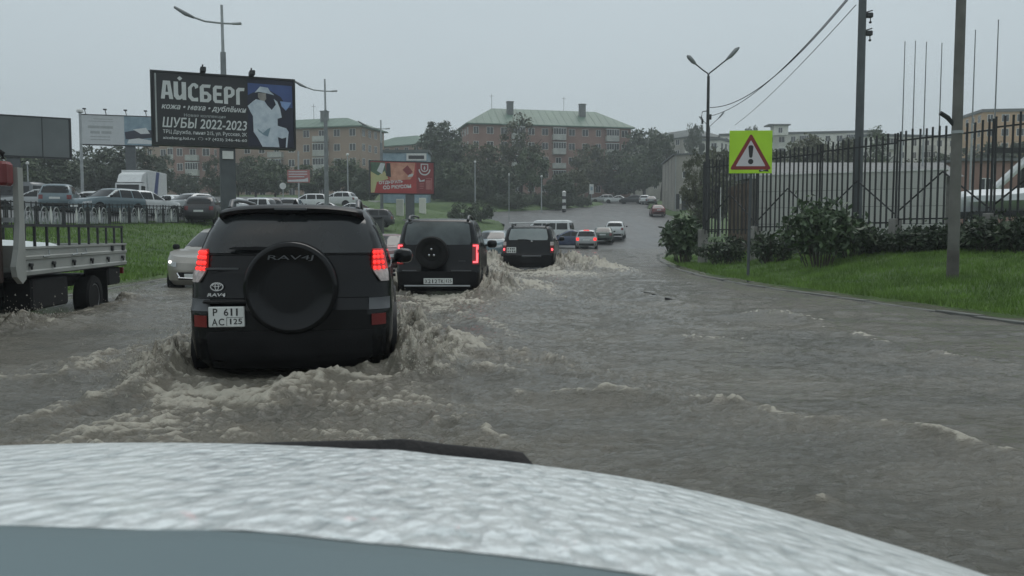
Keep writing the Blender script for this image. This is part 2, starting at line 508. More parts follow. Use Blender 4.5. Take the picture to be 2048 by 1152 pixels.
def scatter(n, x0, x1, y0, y1, test):
    X = x0 + (x1 - x0) * rng.random(n); Y = y0 + (y1 - y0) * rng.random(n); k = test(X, Y); return X[k], Y[k]
X, Y = scatter(420000, 5, 20, 8, 40, lambda x, y: (x > edge_r(y) + .12) & (x < edge_r(y) + 10.5) & (rng.random(len(x)) < np.clip(26 / y - .45, .12, 1)))
blades('grass', 'wet green grass on the verge under the warning sign', X, Y, .04, .14, .014)
X, Y = scatter(300000, -22, -1, 14, 92, lambda x, y: (x < edge_l(y) - .12) & (x > -19.5) & (rng.random(len(x)) < np.clip(30 / y - .3, .10, 1)))
blades('grass', 'green grass on the bank below the ornamental fence', X, Y, .06, .18, .03)

# ------------------------------------------------------------------ flood water
CARS = {}   # name -> (x, y, yaw (left positive), length, width, strength)
CARS['suv1'] = (-2.24, 9.52, R(8), 4.35, 1.82, 1.0)
CARS['suv2'] = (-1.46, 19.05, R(-1), 4.1, 1.74, 1.1)
CARS['suv3'] = (.76, 30.7, R(-6), 4.4, 1.78, 1.25)
CARS['truck'] = (-7.80, 12.8, PI + .13, 6.4, 1.75, .42)
CARS['cross'] = (-7.35, 21.7, PI + R(2), 4.3, 1.77, .25)

def seg_field(X, Y, pts):
    best = np.full(X.shape, 1e9); tb = np.zeros(X.shape)
    L = 0; tot = sum((pts[i + 1] - pts[i]).length for i in range(len(pts) - 1))
    for i in range(len(pts) - 1):
        a, b = pts[i], pts[i + 1]; dx, dy = b.x - a.x, b.y - a.y; ll = dx * dx + dy * dy
        t = np.clip(((X - a.x) * dx + (Y - a.y) * dy) / ll, 0, 1)
        d = np.hypot(X - a.x - t * dx, Y - a.y - t * dy)
        k = d < best; best = np.where(k, d, best); tb = np.where(k, (L + t * math.sqrt(ll)) / tot, tb); L += math.sqrt(ll)
    return best, tb

def water_field(X, Y):
    fade = np.clip(14 / np.maximum(Y, 1), .12, 1)
    wx, wy = .35 * fbm(X * .5, Y * .5, 2, 40), .35 * fbm(X * .5, Y * .5, 2, 41)
    big = np.clip(.55 + .8 * fbm(X * .22, Y * .22, 3, 42), .15, 1.4)
    calm = 1 - .6 * sstep(1.5, 5.5, X) * sstep(7, 11, Y)
    h = .028 * fbm((X + wx) * .9, (Y + wy) * 1.5, 3, 43)
    h = h + .032 * big * calm * (ridged((X + wx) * 1.2, (Y + wy) * 2.6, 3, 44) - .5)
    h = h + .010 * big * calm * fade * fbm(X * 5, Y * 9, 2, 45)
    foam = .12 * big * calm * np.clip(ridged((X + wx) * 1.2, (Y + wy) * 2.6, 3, 44) - .55, 0, 1)
    det = ridged((X + wx) * 2.2, (Y + wy) * 3.2, 4, 60)          # 0..1 crests
    fine = ridged(X * 6 + wx * 3, Y * 7 + wy * 3, 3, 64)
    lump = np.clip(.5 + 1.1 * fbm(X * 3.2, Y * 3.2, 4, 70), 0, 1.6)
    spk = ridged(X * 4.5 + wx * 2, Y * 4.5 + wy * 2, 4, 90)
    for key, (cx, cy, th, L, W, s) in CARS.items():
        far = 1 + .9 * min(1, max(0, (cy - 10) / 12))
        dx, dy = X - cx, Y - cy
        lx = dx * math.cos(th) + dy * math.sin(th); ly = -dx * math.sin(th) + dy * math.cos(th)
        q = np.abs(lx) - W / 2
        r = -(ly + L / 2)
        inside = (q < -.02) & (np.abs(ly) < L / 2 - .05)
        # churned water behind
        a = np.exp(-(lx / (W * .62 + .24 * np.clip(r, 0, 9))) ** 4) * sstep(-.4, .35, r) * np.exp(-np.clip(r, 0, 99) / 4.4)
        h = h + s * a * (.050 * (det - .35) + .070 * (fine - .45) + .03)
        foam = np.maximum(foam, s * a * np.clip(.80 + .65 * fbm(X * 1.1 + wx, Y * .8 + wy, 3, 55), .3, 1.15))
        # diverging side waves
        t = L * .34 - ly
        c = .12 + .40 * t
        g = np.exp(-((q - c) / (.16 + .07 * np.clip(t, 0, 20))) ** 2) * sstep(0, .8, t) * np.exp(-np.clip(t, 0, 50) / 5.0)
        h = h + s * g * (.06 * lump + .075 * fine + .02)
        foam = np.maximum(foam, s * g * (.55 + .45 * lump))
        g2 = sstep(0, .5, q) * (1 - sstep(c * .6, c + .01, q)) * sstep(.3, 1.5, t) * np.exp(-np.clip(t, 0, 50) / 4.0)
        foam = np.maximum(foam, s * g2 * .62); h = h + s * g2 * (.04 * (det - .4) + .03 * (fine - .45))
        # froth along the sills
        e = sstep(-.1, .05, q) * (1 - sstep(.25, .75, q)) * sstep(-L / 2 - 1.0, -L / 2 + .2, ly) * (1 - sstep(L * .3, L * .42, ly))
        h = h + s * e * (.06 * lump + .12 * spk ** 2); foam = np.maximum(foam, s * e * (.65 + .4 * lump))
        # what the rear wheels throw up
        for sd in (-1, 1):
            for wy_, aa, rr in ((-L / 2 + .35, .26, .30 * far), (L * .28, .24, .36 * far)):
                w_ = np.exp(-(((lx - sd * (W / 2 + .16)) / rr) ** 2 + ((ly - wy_) / (rr * 1.5)) ** 2))
                h = h + s * aa * w_ * (.30 + .40 * lump + .55 * np.clip(spk, 0, 1) ** 2)
                foam = np.maximum(foam, s * 1.0 * w_)
        h = np.where(inside, np.minimum(h, -.02), h)
    # frothy mounds thrown up beside the second and third car
    for mx_, my_, rx_, ry_, am in MOUNDS:
        w_ = np.exp(-(((X - mx_) / rx_) ** 2 + ((Y - my_) / ry_) ** 2))
        h = h + am * w_ * (.45 + .35 * np.clip(.5 + fbm(X * 1.7, Y * 1.7, 3, 95), 0, 1.4) + .45 * np.clip(spk, 0, 1) ** 2)
        foam = np.maximum(foam, 1.12 * w_ ** .6)
    # separate crests seen on the open water
    for px, amp, wid, fo in WAVES:
        pts = [G(u, v) for u, v in px]
        d, t = seg_field(X, Y, pts)
        br = np.clip(.70 + .9 * fbm(X * 1.8, Y * 1.8, 3, 80), 0, 1.3) * np.sin(np.clip(t, .04, .96) * PI) ** .4
        g = np.exp(-(d / wid) ** 2)
        h = h + amp * g * (.4 + .8 * br)
        foam = np.maximum(foam, fo * np.exp(-(d / (wid * .75)) ** 2) * (.30 + .58 * br))
    return h, foam, det, fine
MOUNDS = [(2.35, 28.6, .75, 1.5, .50), (3.3, 28.0, .8, 1.3, .25), (-.75, 27.8, .55, 1.5, .55), (-.15, 18.0, .40, 1.4, .28), (.5, 19.5, .5, 1.6, .18), (-.55, 9.2, .30, .9, .16), (1.3, 25.5, 1.2, 1.2, .10), (-7.15, 11.7, .45, .8, .20)]
WAVES = [
    ([(1040, 790), (1200, 797), (1400, 806), (1490, 822), (1560, 835), (1650, 850), (1800, 868), (1900, 890), (2020, 925)], .055, .13, 1.0),
    ([(1330, 676), (1400, 683), (1480, 680)], .06, .22, .9),
    ([(1470, 632), (1540, 630), (1600, 636), (1645, 652)], .07, .25, .8),
    ([(1650, 660), (1700, 668), (1765, 690)], .05, .18, 1.1),
    ([(1835, 706), (1900, 720), (1965, 728)], .05, .14, .7),
    ([(1240, 570), (1330, 600), (1430, 625)], .05, .3, .35),
    ([(0, 775), (110, 768), (200, 748), (300, 715)], .10, .22, 1.0),
    ([(40, 862), (140, 826), (260, 790), (350, 765), (430, 745)], .09, .20, 1.0),
    ([(840, 832), (880, 850), (930, 856)], .04, .10, 1.0),
    ([(960, 868), (1010, 890), (1040, 900)], .04, .10, .9),
    ([(790, 745), (880, 752), (960, 745), (1050, 760)], .09, .22, .9),
    ([(560, 800), (620, 780), (700, 760), (780, 742)], .10, .20, .9),
    ([(860, 628), (960, 640), (1010, 668), (1060, 690)], .05, .28, .8),
    ([(1050, 700), (1150, 742), (1260, 748)], .035, .22, .4),
    ([(0, 655), (120, 655), (240, 632)], .05, .25, .6),
    ([(1630, 1008), (1700, 1012)], .02, .06, .8), ([(1780, 960), (1850, 990)], .02, .05, .6),
]
def spaced(segs):
    o = []
    for a, b, d0, d1 in segs:
        p = a
        while p < b:
            o.append(p); p += d0 + (d1 - d0) * (p - a) / (b - a)
    o.append(segs[-1][1]); return np.array(o)
wxs = spaced([(-16, -9, .3, .10), (-9, -5, .07, .035), (-5, 4.5, .026, .026), (4.5, 9, .03, .07), (9, 20, .1, .4)])
wys = spaced([(-12, .8, 1.5, .1), (.8, 5, .05, .026), (5, 9, .026, .045), (9, 16, .045, .08), (16, 34, .08, .16), (34, 84, .2, .8)])
WX, WY = np.meshgrid(wxs, wys)
H, FO, DET, FINE = water_field(WX, WY)
edge = np.clip(np.minimum(edge_r(WY) - WX, WX - edge_l(WY)) / 1.5, .12, 1)
H = H * np.where(H > 0, edge, 1) * (1 - .85 * sstep(50, 72, WY))
FO = FO * (.35 + .65 * edge)
sp_net = .40 * DET + .60 * FINE
sp_net = (sp_net - sp_net.mean()) / sp_net.std()
CHURN = sstep(.08, 1.0, FO) * (.58 + .16 * np.clip(sp_net, -2, 2))
FM = sstep(.50, 1.10, FO - .08 + .29 * sp_net) * sstep(.12, .5, FO)
H = H + FM * .014 * (FINE - .3) * np.clip(12 / np.maximum(WY, 1), .3, 1)
def blur(a, n):
    for ax in (0, 1):
        p = np.cumsum(np.concatenate([np.repeat(np.take(a, [0], ax), n + 1, ax), a, np.repeat(np.take(a, [-1], ax), n, ax)], ax), ax)
        a = (np.take(p, range(2 * n + 1, p.shape[ax]), ax) - np.take(p, range(0, p.shape[ax] - 2 * n - 1), ax)) / (2 * n + 1)
    return a
gyy, gxx = np.gradient(blur(H, 2), wys, wxs)
ch = .03 * np.clip(12 / np.maximum(WY, 4), .3, 1.2)
WXd = WX + np.clip(gxx, -.5, .5) * ch; WYd = WY + np.clip(gyy, -.5, .5) * ch
wm = grid_mesh('flood_water', WXd, WYd, H, 'turf')
at = wm.attributes.new('churn', 'FLOAT', 'POINT'); at.data.foreach_set('value', CHURN.astype(np.float32).ravel())
at = wm.attributes.new('foam', 'FLOAT', 'POINT'); at.data.foreach_set('value', FM.astype(np.float32).ravel())
def water_material():
    m = bpy.data.materials.new('muddy_water'); m.use_nodes = True; t = m.node_tree; b = t.nodes['Principled BSDF']
    N = t.nodes.new; Lk = t.links.new
    geo = N('ShaderNodeNewGeometry'); att = N('ShaderNodeAttribute'); att.attribute_name = 'foam'
    mp = N('ShaderNodeMapping'); mp.inputs['Scale'].default_value = (1, 1.7, 1); Lk(geo.outputs['Position'], mp.inputs[0])
    n1 = N('ShaderNodeTexNoise'); n1.inputs['Scale'].default_value = 5.5; n1.inputs['Detail'].default_value = 8; n1.inputs['Roughness'].default_value = .62; n1.inputs['Distortion'].default_value = .6
    n2 = N('ShaderNodeTexNoise'); n2.inputs['Scale'].default_value = .45; n2.inputs['Detail'].default_value = 4
    n3 = N('ShaderNodeTexNoise'); n3.inputs['Scale'].default_value = 20; n3.inputs['Detail'].default_value = 7; n3.inputs['Roughness'].default_value = .65; n3.inputs['Distortion'].default_value = 1.2
    for n in (n1, n2, n3): Lk(mp.outputs[0], n.inputs['Vector'])
    r2 = N('ShaderNodeValToRGB')   # silt drifting in the water
    r2.color_ramp.elements[0].position = .35; r2.color_ramp.elements[0].color = (.100, .097, .081, 1)
    r2.color_ramp.elements[1].position = .65; r2.color_ramp.elements[1].color = (.155, .143, .115, 1)
    Lk(n2.outputs[0], r2.inputs[0])
    att2 = N('ShaderNodeAttribute'); att2.attribute_name = 'churn'
    mixa = N('ShaderNodeMixRGB'); Lk(att2.outputs['Fac'], mixa.inputs[0]); Lk(r2.outputs[0], mixa.inputs[1]); mixa.inputs[2].default_value = (.235, .210, .160, 1)   # air and silt beaten into the water
    mul = N('ShaderNodeMath'); mul.operation = 'MULTIPLY_ADD'      # foam breaks up into threads
    Lk(n3.outputs[0], mul.inputs[0]); mul.inputs[1].default_value = 1.5; mul.inputs[2].default_value = -.75
    ad = N('ShaderNodeMath'); ad.operation = 'MULTIPLY_ADD'; Lk(att.outputs['Fac'], ad.inputs[0]); ad.inputs[1].default_value = 1.25; Lk(mul.outputs[0], ad.inputs[2])
    mr = N('ShaderNodeMapRange'); mr.inputs[1].default_value = .12; mr.inputs[2].default_value = 1.05; Lk(ad.outputs[0], mr.inputs[0])
    mixc = N('ShaderNodeMixRGB'); Lk(mr.outputs[0], mixc.inputs[0]); Lk(mixa.outputs[0], mixc.inputs[1]); mixc.inputs[2].default_value = (.42, .395, .33, 1)
    Lk(mixc.outputs[0], b.inputs['Base Color'])
    rr = N('ShaderNodeMapRange'); Lk(mr.outputs[0], rr.inputs[0]); rr.inputs[3].default_value = .08; rr.inputs[4].default_value = .55
    Lk(rr.outputs[0], b.inputs['Roughness']); b.inputs['IOR'].default_value = 1.33
    bp = N('ShaderNodeBump'); bp.inputs['Strength'].default_value = .85; bp.inputs['Distance'].default_value = .065; Lk(n1.outputs[0], bp.inputs['Height'])
    bp2 = N('ShaderNodeBump'); bp2.inputs['Strength'].default_value = .8; bp2.inputs['Distance'].default_value = .02; Lk(n3.outputs[0], bp2.inputs['Height']); Lk(bp.outputs[0], bp2.inputs['Normal'])
    Lk(bp2.outputs[0], b.inputs['Normal'])
    M['muddy_water'] = m; return m
wm.materials.clear(); wm.materials.append(water_material())
mat('spray', (.36, .335, .28), .3, var=.2, scale=20, obj=False)
wo = link('flood_water', wm); wo['kind'] = 'structure'

# spray: drops and torn flecks thrown up by the wheels
def spray():
    V = []
    base = np.array([[1, 0, -.7], [-.5, .87, -.7], [-.5, -.87, -.7], [0, 0, 1.0]])
    tets = [(0, 2, 1), (0, 1, 3), (1, 2, 3), (2, 0, 3)]
    for key in ('suv1', 'suv2', 'suv3', 'truck'):
        cx, cy, th, L, W, s = CARS[key]
        for sd in (-1, 1):
            for wy_, nn in ((-L / 2 + .35, 900), (L * .28, 700)):
                n = int(nn * s)
                ox = np.abs(rng.normal(0, .28, n)) ; oy = rng.normal(-.15, .45, n); oz = np.abs(rng.normal(0, .16, n)) * np.exp(-ox) + .04
                lx = sd * (W / 2 + .04 + ox); ly = wy_ + oy
                X = cx + lx * math.cos(th) - ly * math.sin(th); Y = cy + lx * math.sin(th) + ly * math.cos(th)
                sz = (.003 + .007 * rng.random(n) ** 2) * (1 + .02 * cy)
                for i in range(n):
                    p = base * sz[i] * np.array([1, 1, .8 + rng.random() * .6])
                    a = rng.random() * 6.28; ca, sa = math.cos(a), math.sin(a)
                    p = p @ np.array([[ca, -sa, 0], [sa, ca, .3], [0, 0, 1]]) + (X[i], Y[i], oz[i] + .05)
                    for f in tets: V.append(p[list(f)])
    me = tri_mesh('spray', np.array(V), 'spray'); me.shade_smooth()
    o = link('spray', me); o['kind'] = 'stuff'; tag(o, 'muddy spray and drops thrown up beside the wading cars', 'spray')
spray()
# ================================================================== vehicles
class Car:
    """car shaped by stacked plan outlines; local +y is forward, z = 0 the road"""
    def __init__(s, low, cab, rr=.22, rf=.35, bow_r=.07, bow_f=.22, tap_f=.07, tap_r=.03, hood=None, trunk=None, seg=12):
        s.low = np.array(low, float); s.cab = np.array(cab, float)
        s.rr, s.rf, s.br, s.bf, s.tf, s.tr, s.hood, s.trunk, s.seg = rr, rf, bow_r, bow_f, tap_f, tap_r, hood, trunk, seg
        s.yf, s.yr = s.low[:, 2].max(), s.low[:, 1].min()
    def lv(s, z, cab):
        a = s.cab if cab else s.low
        return [float(np.interp(z, a[:, 0], a[:, k])) for k in (3, 1, 2)]   # w, yr, yf
    def rad(s, w, cab): 
        return min(s.rr, w * .6), min(s.rf * (.6 if cab else 1), w * .6)
    def fin(s, x, y, z, cab):
        t = max(0, y / s.yf); q = max(0, y / s.yr)
        x *= 1 - s.tf * t ** 2.5 - s.tr * q ** 3
        if not cab:
            zb, zt = s.low[0, 0], s.low[-1, 0]; k = ((z - zb) / (zt - zb)) ** 1.5
            if s.hood and y > s.hood[0]: z -= s.hood[1] * ((y - s.hood[0]) / (s.yf - s.hood[0])) ** 1.7 * k
            if s.trunk and y < s.trunk[0]: z -= s.trunk[1] * ((y - s.trunk[0]) / (s.yr - s.trunk[0])) ** 1.5 * k
        return (x, y, z)
    def ry(s, x, z, cab):
        w, yr, yf = s.lv(z, cab); r = s.rad(w, cab)[0]
        t = min(1, max(0, (abs(x) - (w - r)) / r)); return yr + s.br * (x / w) ** 2 + r * (1 - math.sqrt(1 - t * t))
    def fy(s, x, z, cab):
        w, yr, yf = s.lv(z, cab); r = s.rad(w, cab)[1]
        t = min(1, max(0, (abs(x) - (w - r)) / r)); return yf - s.bf * (x / w) ** 2 - r * (1 - math.sqrt(1 - t * t))
    def sx(s, y, z, cab):
        w, yr, yf = s.lv(z, cab); r, rf = s.rad(w, cab)
        a, b = yr + s.br + r, yf - s.bf - rf
        if y < a: t = min(1, (a - y) / r); return w - r + r * math.sqrt(1 - t * t)
        if y > b: t = min(1, (y - b) / rf); return w - rf + rf * math.sqrt(1 - t * t)
        return w
    def half(s, z, cab):        # right half of the outline, rear centre -> front centre
        w, yr, yf = s.lv(z, cab); r, rf = s.rad(w, cab); o = []
        for x in (0, .4 * (w - r), .75 * (w - r)): o.append((x, s.ry(x, z, cab)))
        for k in range(6):
            ph = k / 5 * PI / 2; x = w - r + r * math.sin(ph); o.append((x, yr + s.br * (x / w) ** 2 + r * (1 - math.cos(ph))))
        y0, y1 = yr + s.br + r, yf - s.bf - rf
        for k in range(1, s.seg): o.append((w, y0 + (y1 - y0) * k / s.seg))
        for k in range(6):
            ph = PI / 2 - k / 5 * PI / 2; x = w - rf + rf * math.sin(ph); o.append((x, yf - s.bf * (x / w) ** 2 - rf * (1 - math.cos(ph))))
        for x in (.75 * (w - rf), .4 * (w - rf), 0): o.append((x, s.fy(x, z, cab)))
        return o
    def shell(s, cab, nz, mi=0):
        a = s.cab if cab else s.low
        zs = sorted(set(list(np.linspace(a[0, 0], a[-1, 0], nz)) + list(a[:, 0])))
        mb = MB(); rings = []
        for z in zs:
            h = s.half(z, cab); full = h + [(-x, y) for x, y in h[-2:0:-1]]
            rings.append([s.fin(x, y, z, cab) for x, y in full])
        n = len(rings[0]); vv = [p for r_ in rings for p in r_]; ff = []
        for i in range(len(rings) - 1):
            for k in range(n):
                j = (k + 1) % n; ff.append((i * n + k, i * n + j, (i + 1) * n + j, (i + 1) * n + k))
        hn = len(s.half(zs[-1], cab))
        for base, rev in ((0, True), ((len(rings) - 1) * n, False)):   # close bottom and top across the car
            for k in range(hn - 1):
                a_, b_ = base + k, base + k + 1
                c_, d_ = base + (n - k - 1) % n if k else base, 0
                la = base + (n - k) % n; lb = base + (n - k - 1) % n
                q = [a_, b_] + ([lb] if lb != b_ else []) + ([la] if la != a_ else [])
                if len(q) >= 3: ff.append(tuple(q))
        mb.add(vv, ff, mi); return mb
    # panels that lie on the skin, with an edge turned inwards
    def patch(s, rows, push, mb=None, mi=0):
        mb = mb or MB(); h, w = len(rows), len(rows[0])
        outp = [[tuple(np.array(p) + np.array(push)) for p in r_] for r_ in rows]
        inn = [[tuple(np.array(p) - np.array(push) * 2) for p in r_] for r_ in rows]
        mb.grid(outp, mi)
        b = [(0, j) for j in range(w)] + [(i, w - 1) for i in range(1, h)] + [(h - 1, j) for j in range(w - 2, -1, -1)] + [(i, 0) for i in range(h - 2, 0, -1)]
        n = len(b); vv = [outp[i][j] for i, j in b] + [inn[i][j] for i, j in b]
        mb.add(vv, [(k, (k + 1) % n, n + (k + 1) % n, n + k) for k in range(n)], mi); return mb
    def rear(s, z0, z1, xa, xb, cab=False, off=.008, nz=8, nx=12):
        rows = []
        for z in np.linspace(z0, z1, nz):
            t = (z - z0) / (z1 - z0); a, b = xa(t), xb(t)
            rows.append([s.fin(x, s.ry(x, z, cab), z, cab) for x in np.linspace(a, b, nx)])
        return s.patch(rows, (0, -off, 0))
    def front(s, z0, z1, xa, xb, cab=False, off=.008, nz=8, nx=12):
        rows = []
        for z in np.linspace(z0, z1, nz):
            t = (z - z0) / (z1 - z0); a, b = xa(t), xb(t)
            rows.append([s.fin(x, s.fy(x, z, cab), z, cab) for x in np.linspace(a, b, nx)])
        return s.patch(rows, (0, off, off * .3))
    def side(s, sd, z0, z1, ya, yb, cab=True, off=.008, nz=6, ny=10):
        rows = []
        for z in np.linspace(z0, z1, nz):
            t = (z - z0) / (z1 - z0); a, b = ya(t), yb(t)
            r_ = []
            for y in np.linspace(a, b, ny):
                p = s.fin(s.sx(y, z, cab), y, z, cab); r_.append((sd * p[0], p[1], p[2]))
            rows.append(r_)
        return s.patch(rows, (sd * off, 0, off * .2))

def rnd(t, a, k=.12):            # half width that eases in at both ends (rounded panel corners)
    e = min(t, 1 - t) / k
    return a * (1 - .06 * max(0, 1 - e) ** 2)

def cut_arches(me, wheels, r, w):
    o = bpy.data.objects.new('t', me); C.objects.link(o); tmp = []
    for (sx, y) in wheels:
        mb = MB().lathe([(r, 0), (r, .5)], 28, 'x')
        cm = mb.mesh('c', 'black_plastic'); c = bpy.data.objects.new('c', cm); C.objects.link(c)
        c.location = (w - .24 if sx > 0 else -w + .24 - .5, y, wheels_z[0]); tmp.append(c)
        md = o.modifiers.new('b', 'BOOLEAN'); md.operation = 'DIFFERENCE'; md.object = c; md.solver = 'EXACT'
        try: md.material_mode = 'TRANSFER'
        except Exception: pass
    bpy.context.view_layer.update()
    res = bpy.data.meshes.new_from_object(o.evaluated_get(bpy.context.evaluated_depsgraph_get()))
    bpy.data.objects.remove(o)
    for c in tmp: bpy.data.objects.remove(c)
    if 'black_plastic' not in [m.name for m in res.materials if m]: res.materials.append(M['black_plastic'])
    return res
wheels_z = [.34]

_wheel_cache = {}
def wheel_meshes(r, w, spokes=5):
    k = (r, w, spokes)
    if k not in _wheel_cache:
        ty = MB().lathe([(r * .60, -w * .42), (r * .66, -w * .5), (r * .93, -w * .5), (r, -w * .36), (r, w * .36), (r * .93, w * .5), (r * .66, w * .5), (r * .60, w * .42)], 32, 'x').mesh('tyre', 'rubber', 35)
        rm = MB().lathe([(r * .61, -w * .4), (r * .61, -w * .3), (r * .56, w * .05), (r * .56, w * .10), (r * .60, w * .40), (r * .62, w * .43), (r * .57, w * .43), (r * .5, w * .2), (.02, w * .18)], 24, 'x')
        for i in range(spokes):
            a = 2 * PI * i / spokes
            ca, sa = math.cos(a), math.sin(a); b_ = r * .075
            q = [(.05, -b_), (.05, b_), (r * .57, b_ * .8), (r * .57, -b_ * .8)]
            pts = [(y * ca - z * sa, y * sa + z * ca) for y, z in q]
            vv = [(w * .2, y, z) for y, z in pts] + [(w * .38, y, z) for y, z in pts]
            rm.add(vv, [(0, 1, 2, 3), (7, 6, 5, 4), (0, 4, 5, 1), (1, 5, 6, 2), (2, 6, 7, 3), (3, 7, 4, 0)])
        _wheel_cache[k] = (ty, rm.mesh('rim', 'rim', 35))
    return _wheel_cache[k]
def add_wheels(root, pos, r, w, spokes=5):
    ty, rm = wheel_meshes(r, w, spokes)
    for (x, y) in pos:
        t = link('wheel', ty, root, (x, y, r), (0, 0, 0 if x > 0 else PI))
        link('rim', rm, t)

def body(root, car, nz, pm, wr, wy, name='body', arches=True, nzc=10):
    """lower shell with wheel arches + upper shell, both painted"""
    low = car.shell(False, nz).mesh('body', pm, 32)
    if arches:
        wheels_z[0] = wr
        low = cut_arches(low, [(1, wy[0]), (-1, wy[0]), (1, wy[1]), (-1, wy[1])], wr + .065, car.low[:, 3].max())
        low.shade_smooth(); low.set_sharp_from_angle(angle=R(32))
    b = link(name, low, root)
    c = car.shell(True, nzc).build('cabin', pm, root, 40)
    return b, c

def mirror_mesh(pm):
    mb = MB()
    prof = [(.0, .05), (.02, .085), (.09, .1), (.12, .085), (.135, .04)]
    rings = []
    for (d, s) in prof:
        rings.append([(.10 * math.copysign(abs(math.cos(a)) ** .7, math.cos(a)) * s / .1, d - .05, .085 * math.copysign(abs(math.sin(a)) ** .7, math.sin(a)) * s / .1) for a in np.linspace(0, 2 * PI, 16, endpoint=False)])
    n = 16; vv = [p for r_ in rings for p in r_]
    ff = [(i * n + k, i * n + (k + 1) % n, (i + 1) * n + (k + 1) % n, (i + 1) * n + k) for i in range(4) for k in range(n)]
    ff += [tuple(range(n)), tuple(range(4 * n, 5 * n))]
    mb.add(vv, ff); return mb.mesh('mirror', pm, 50)

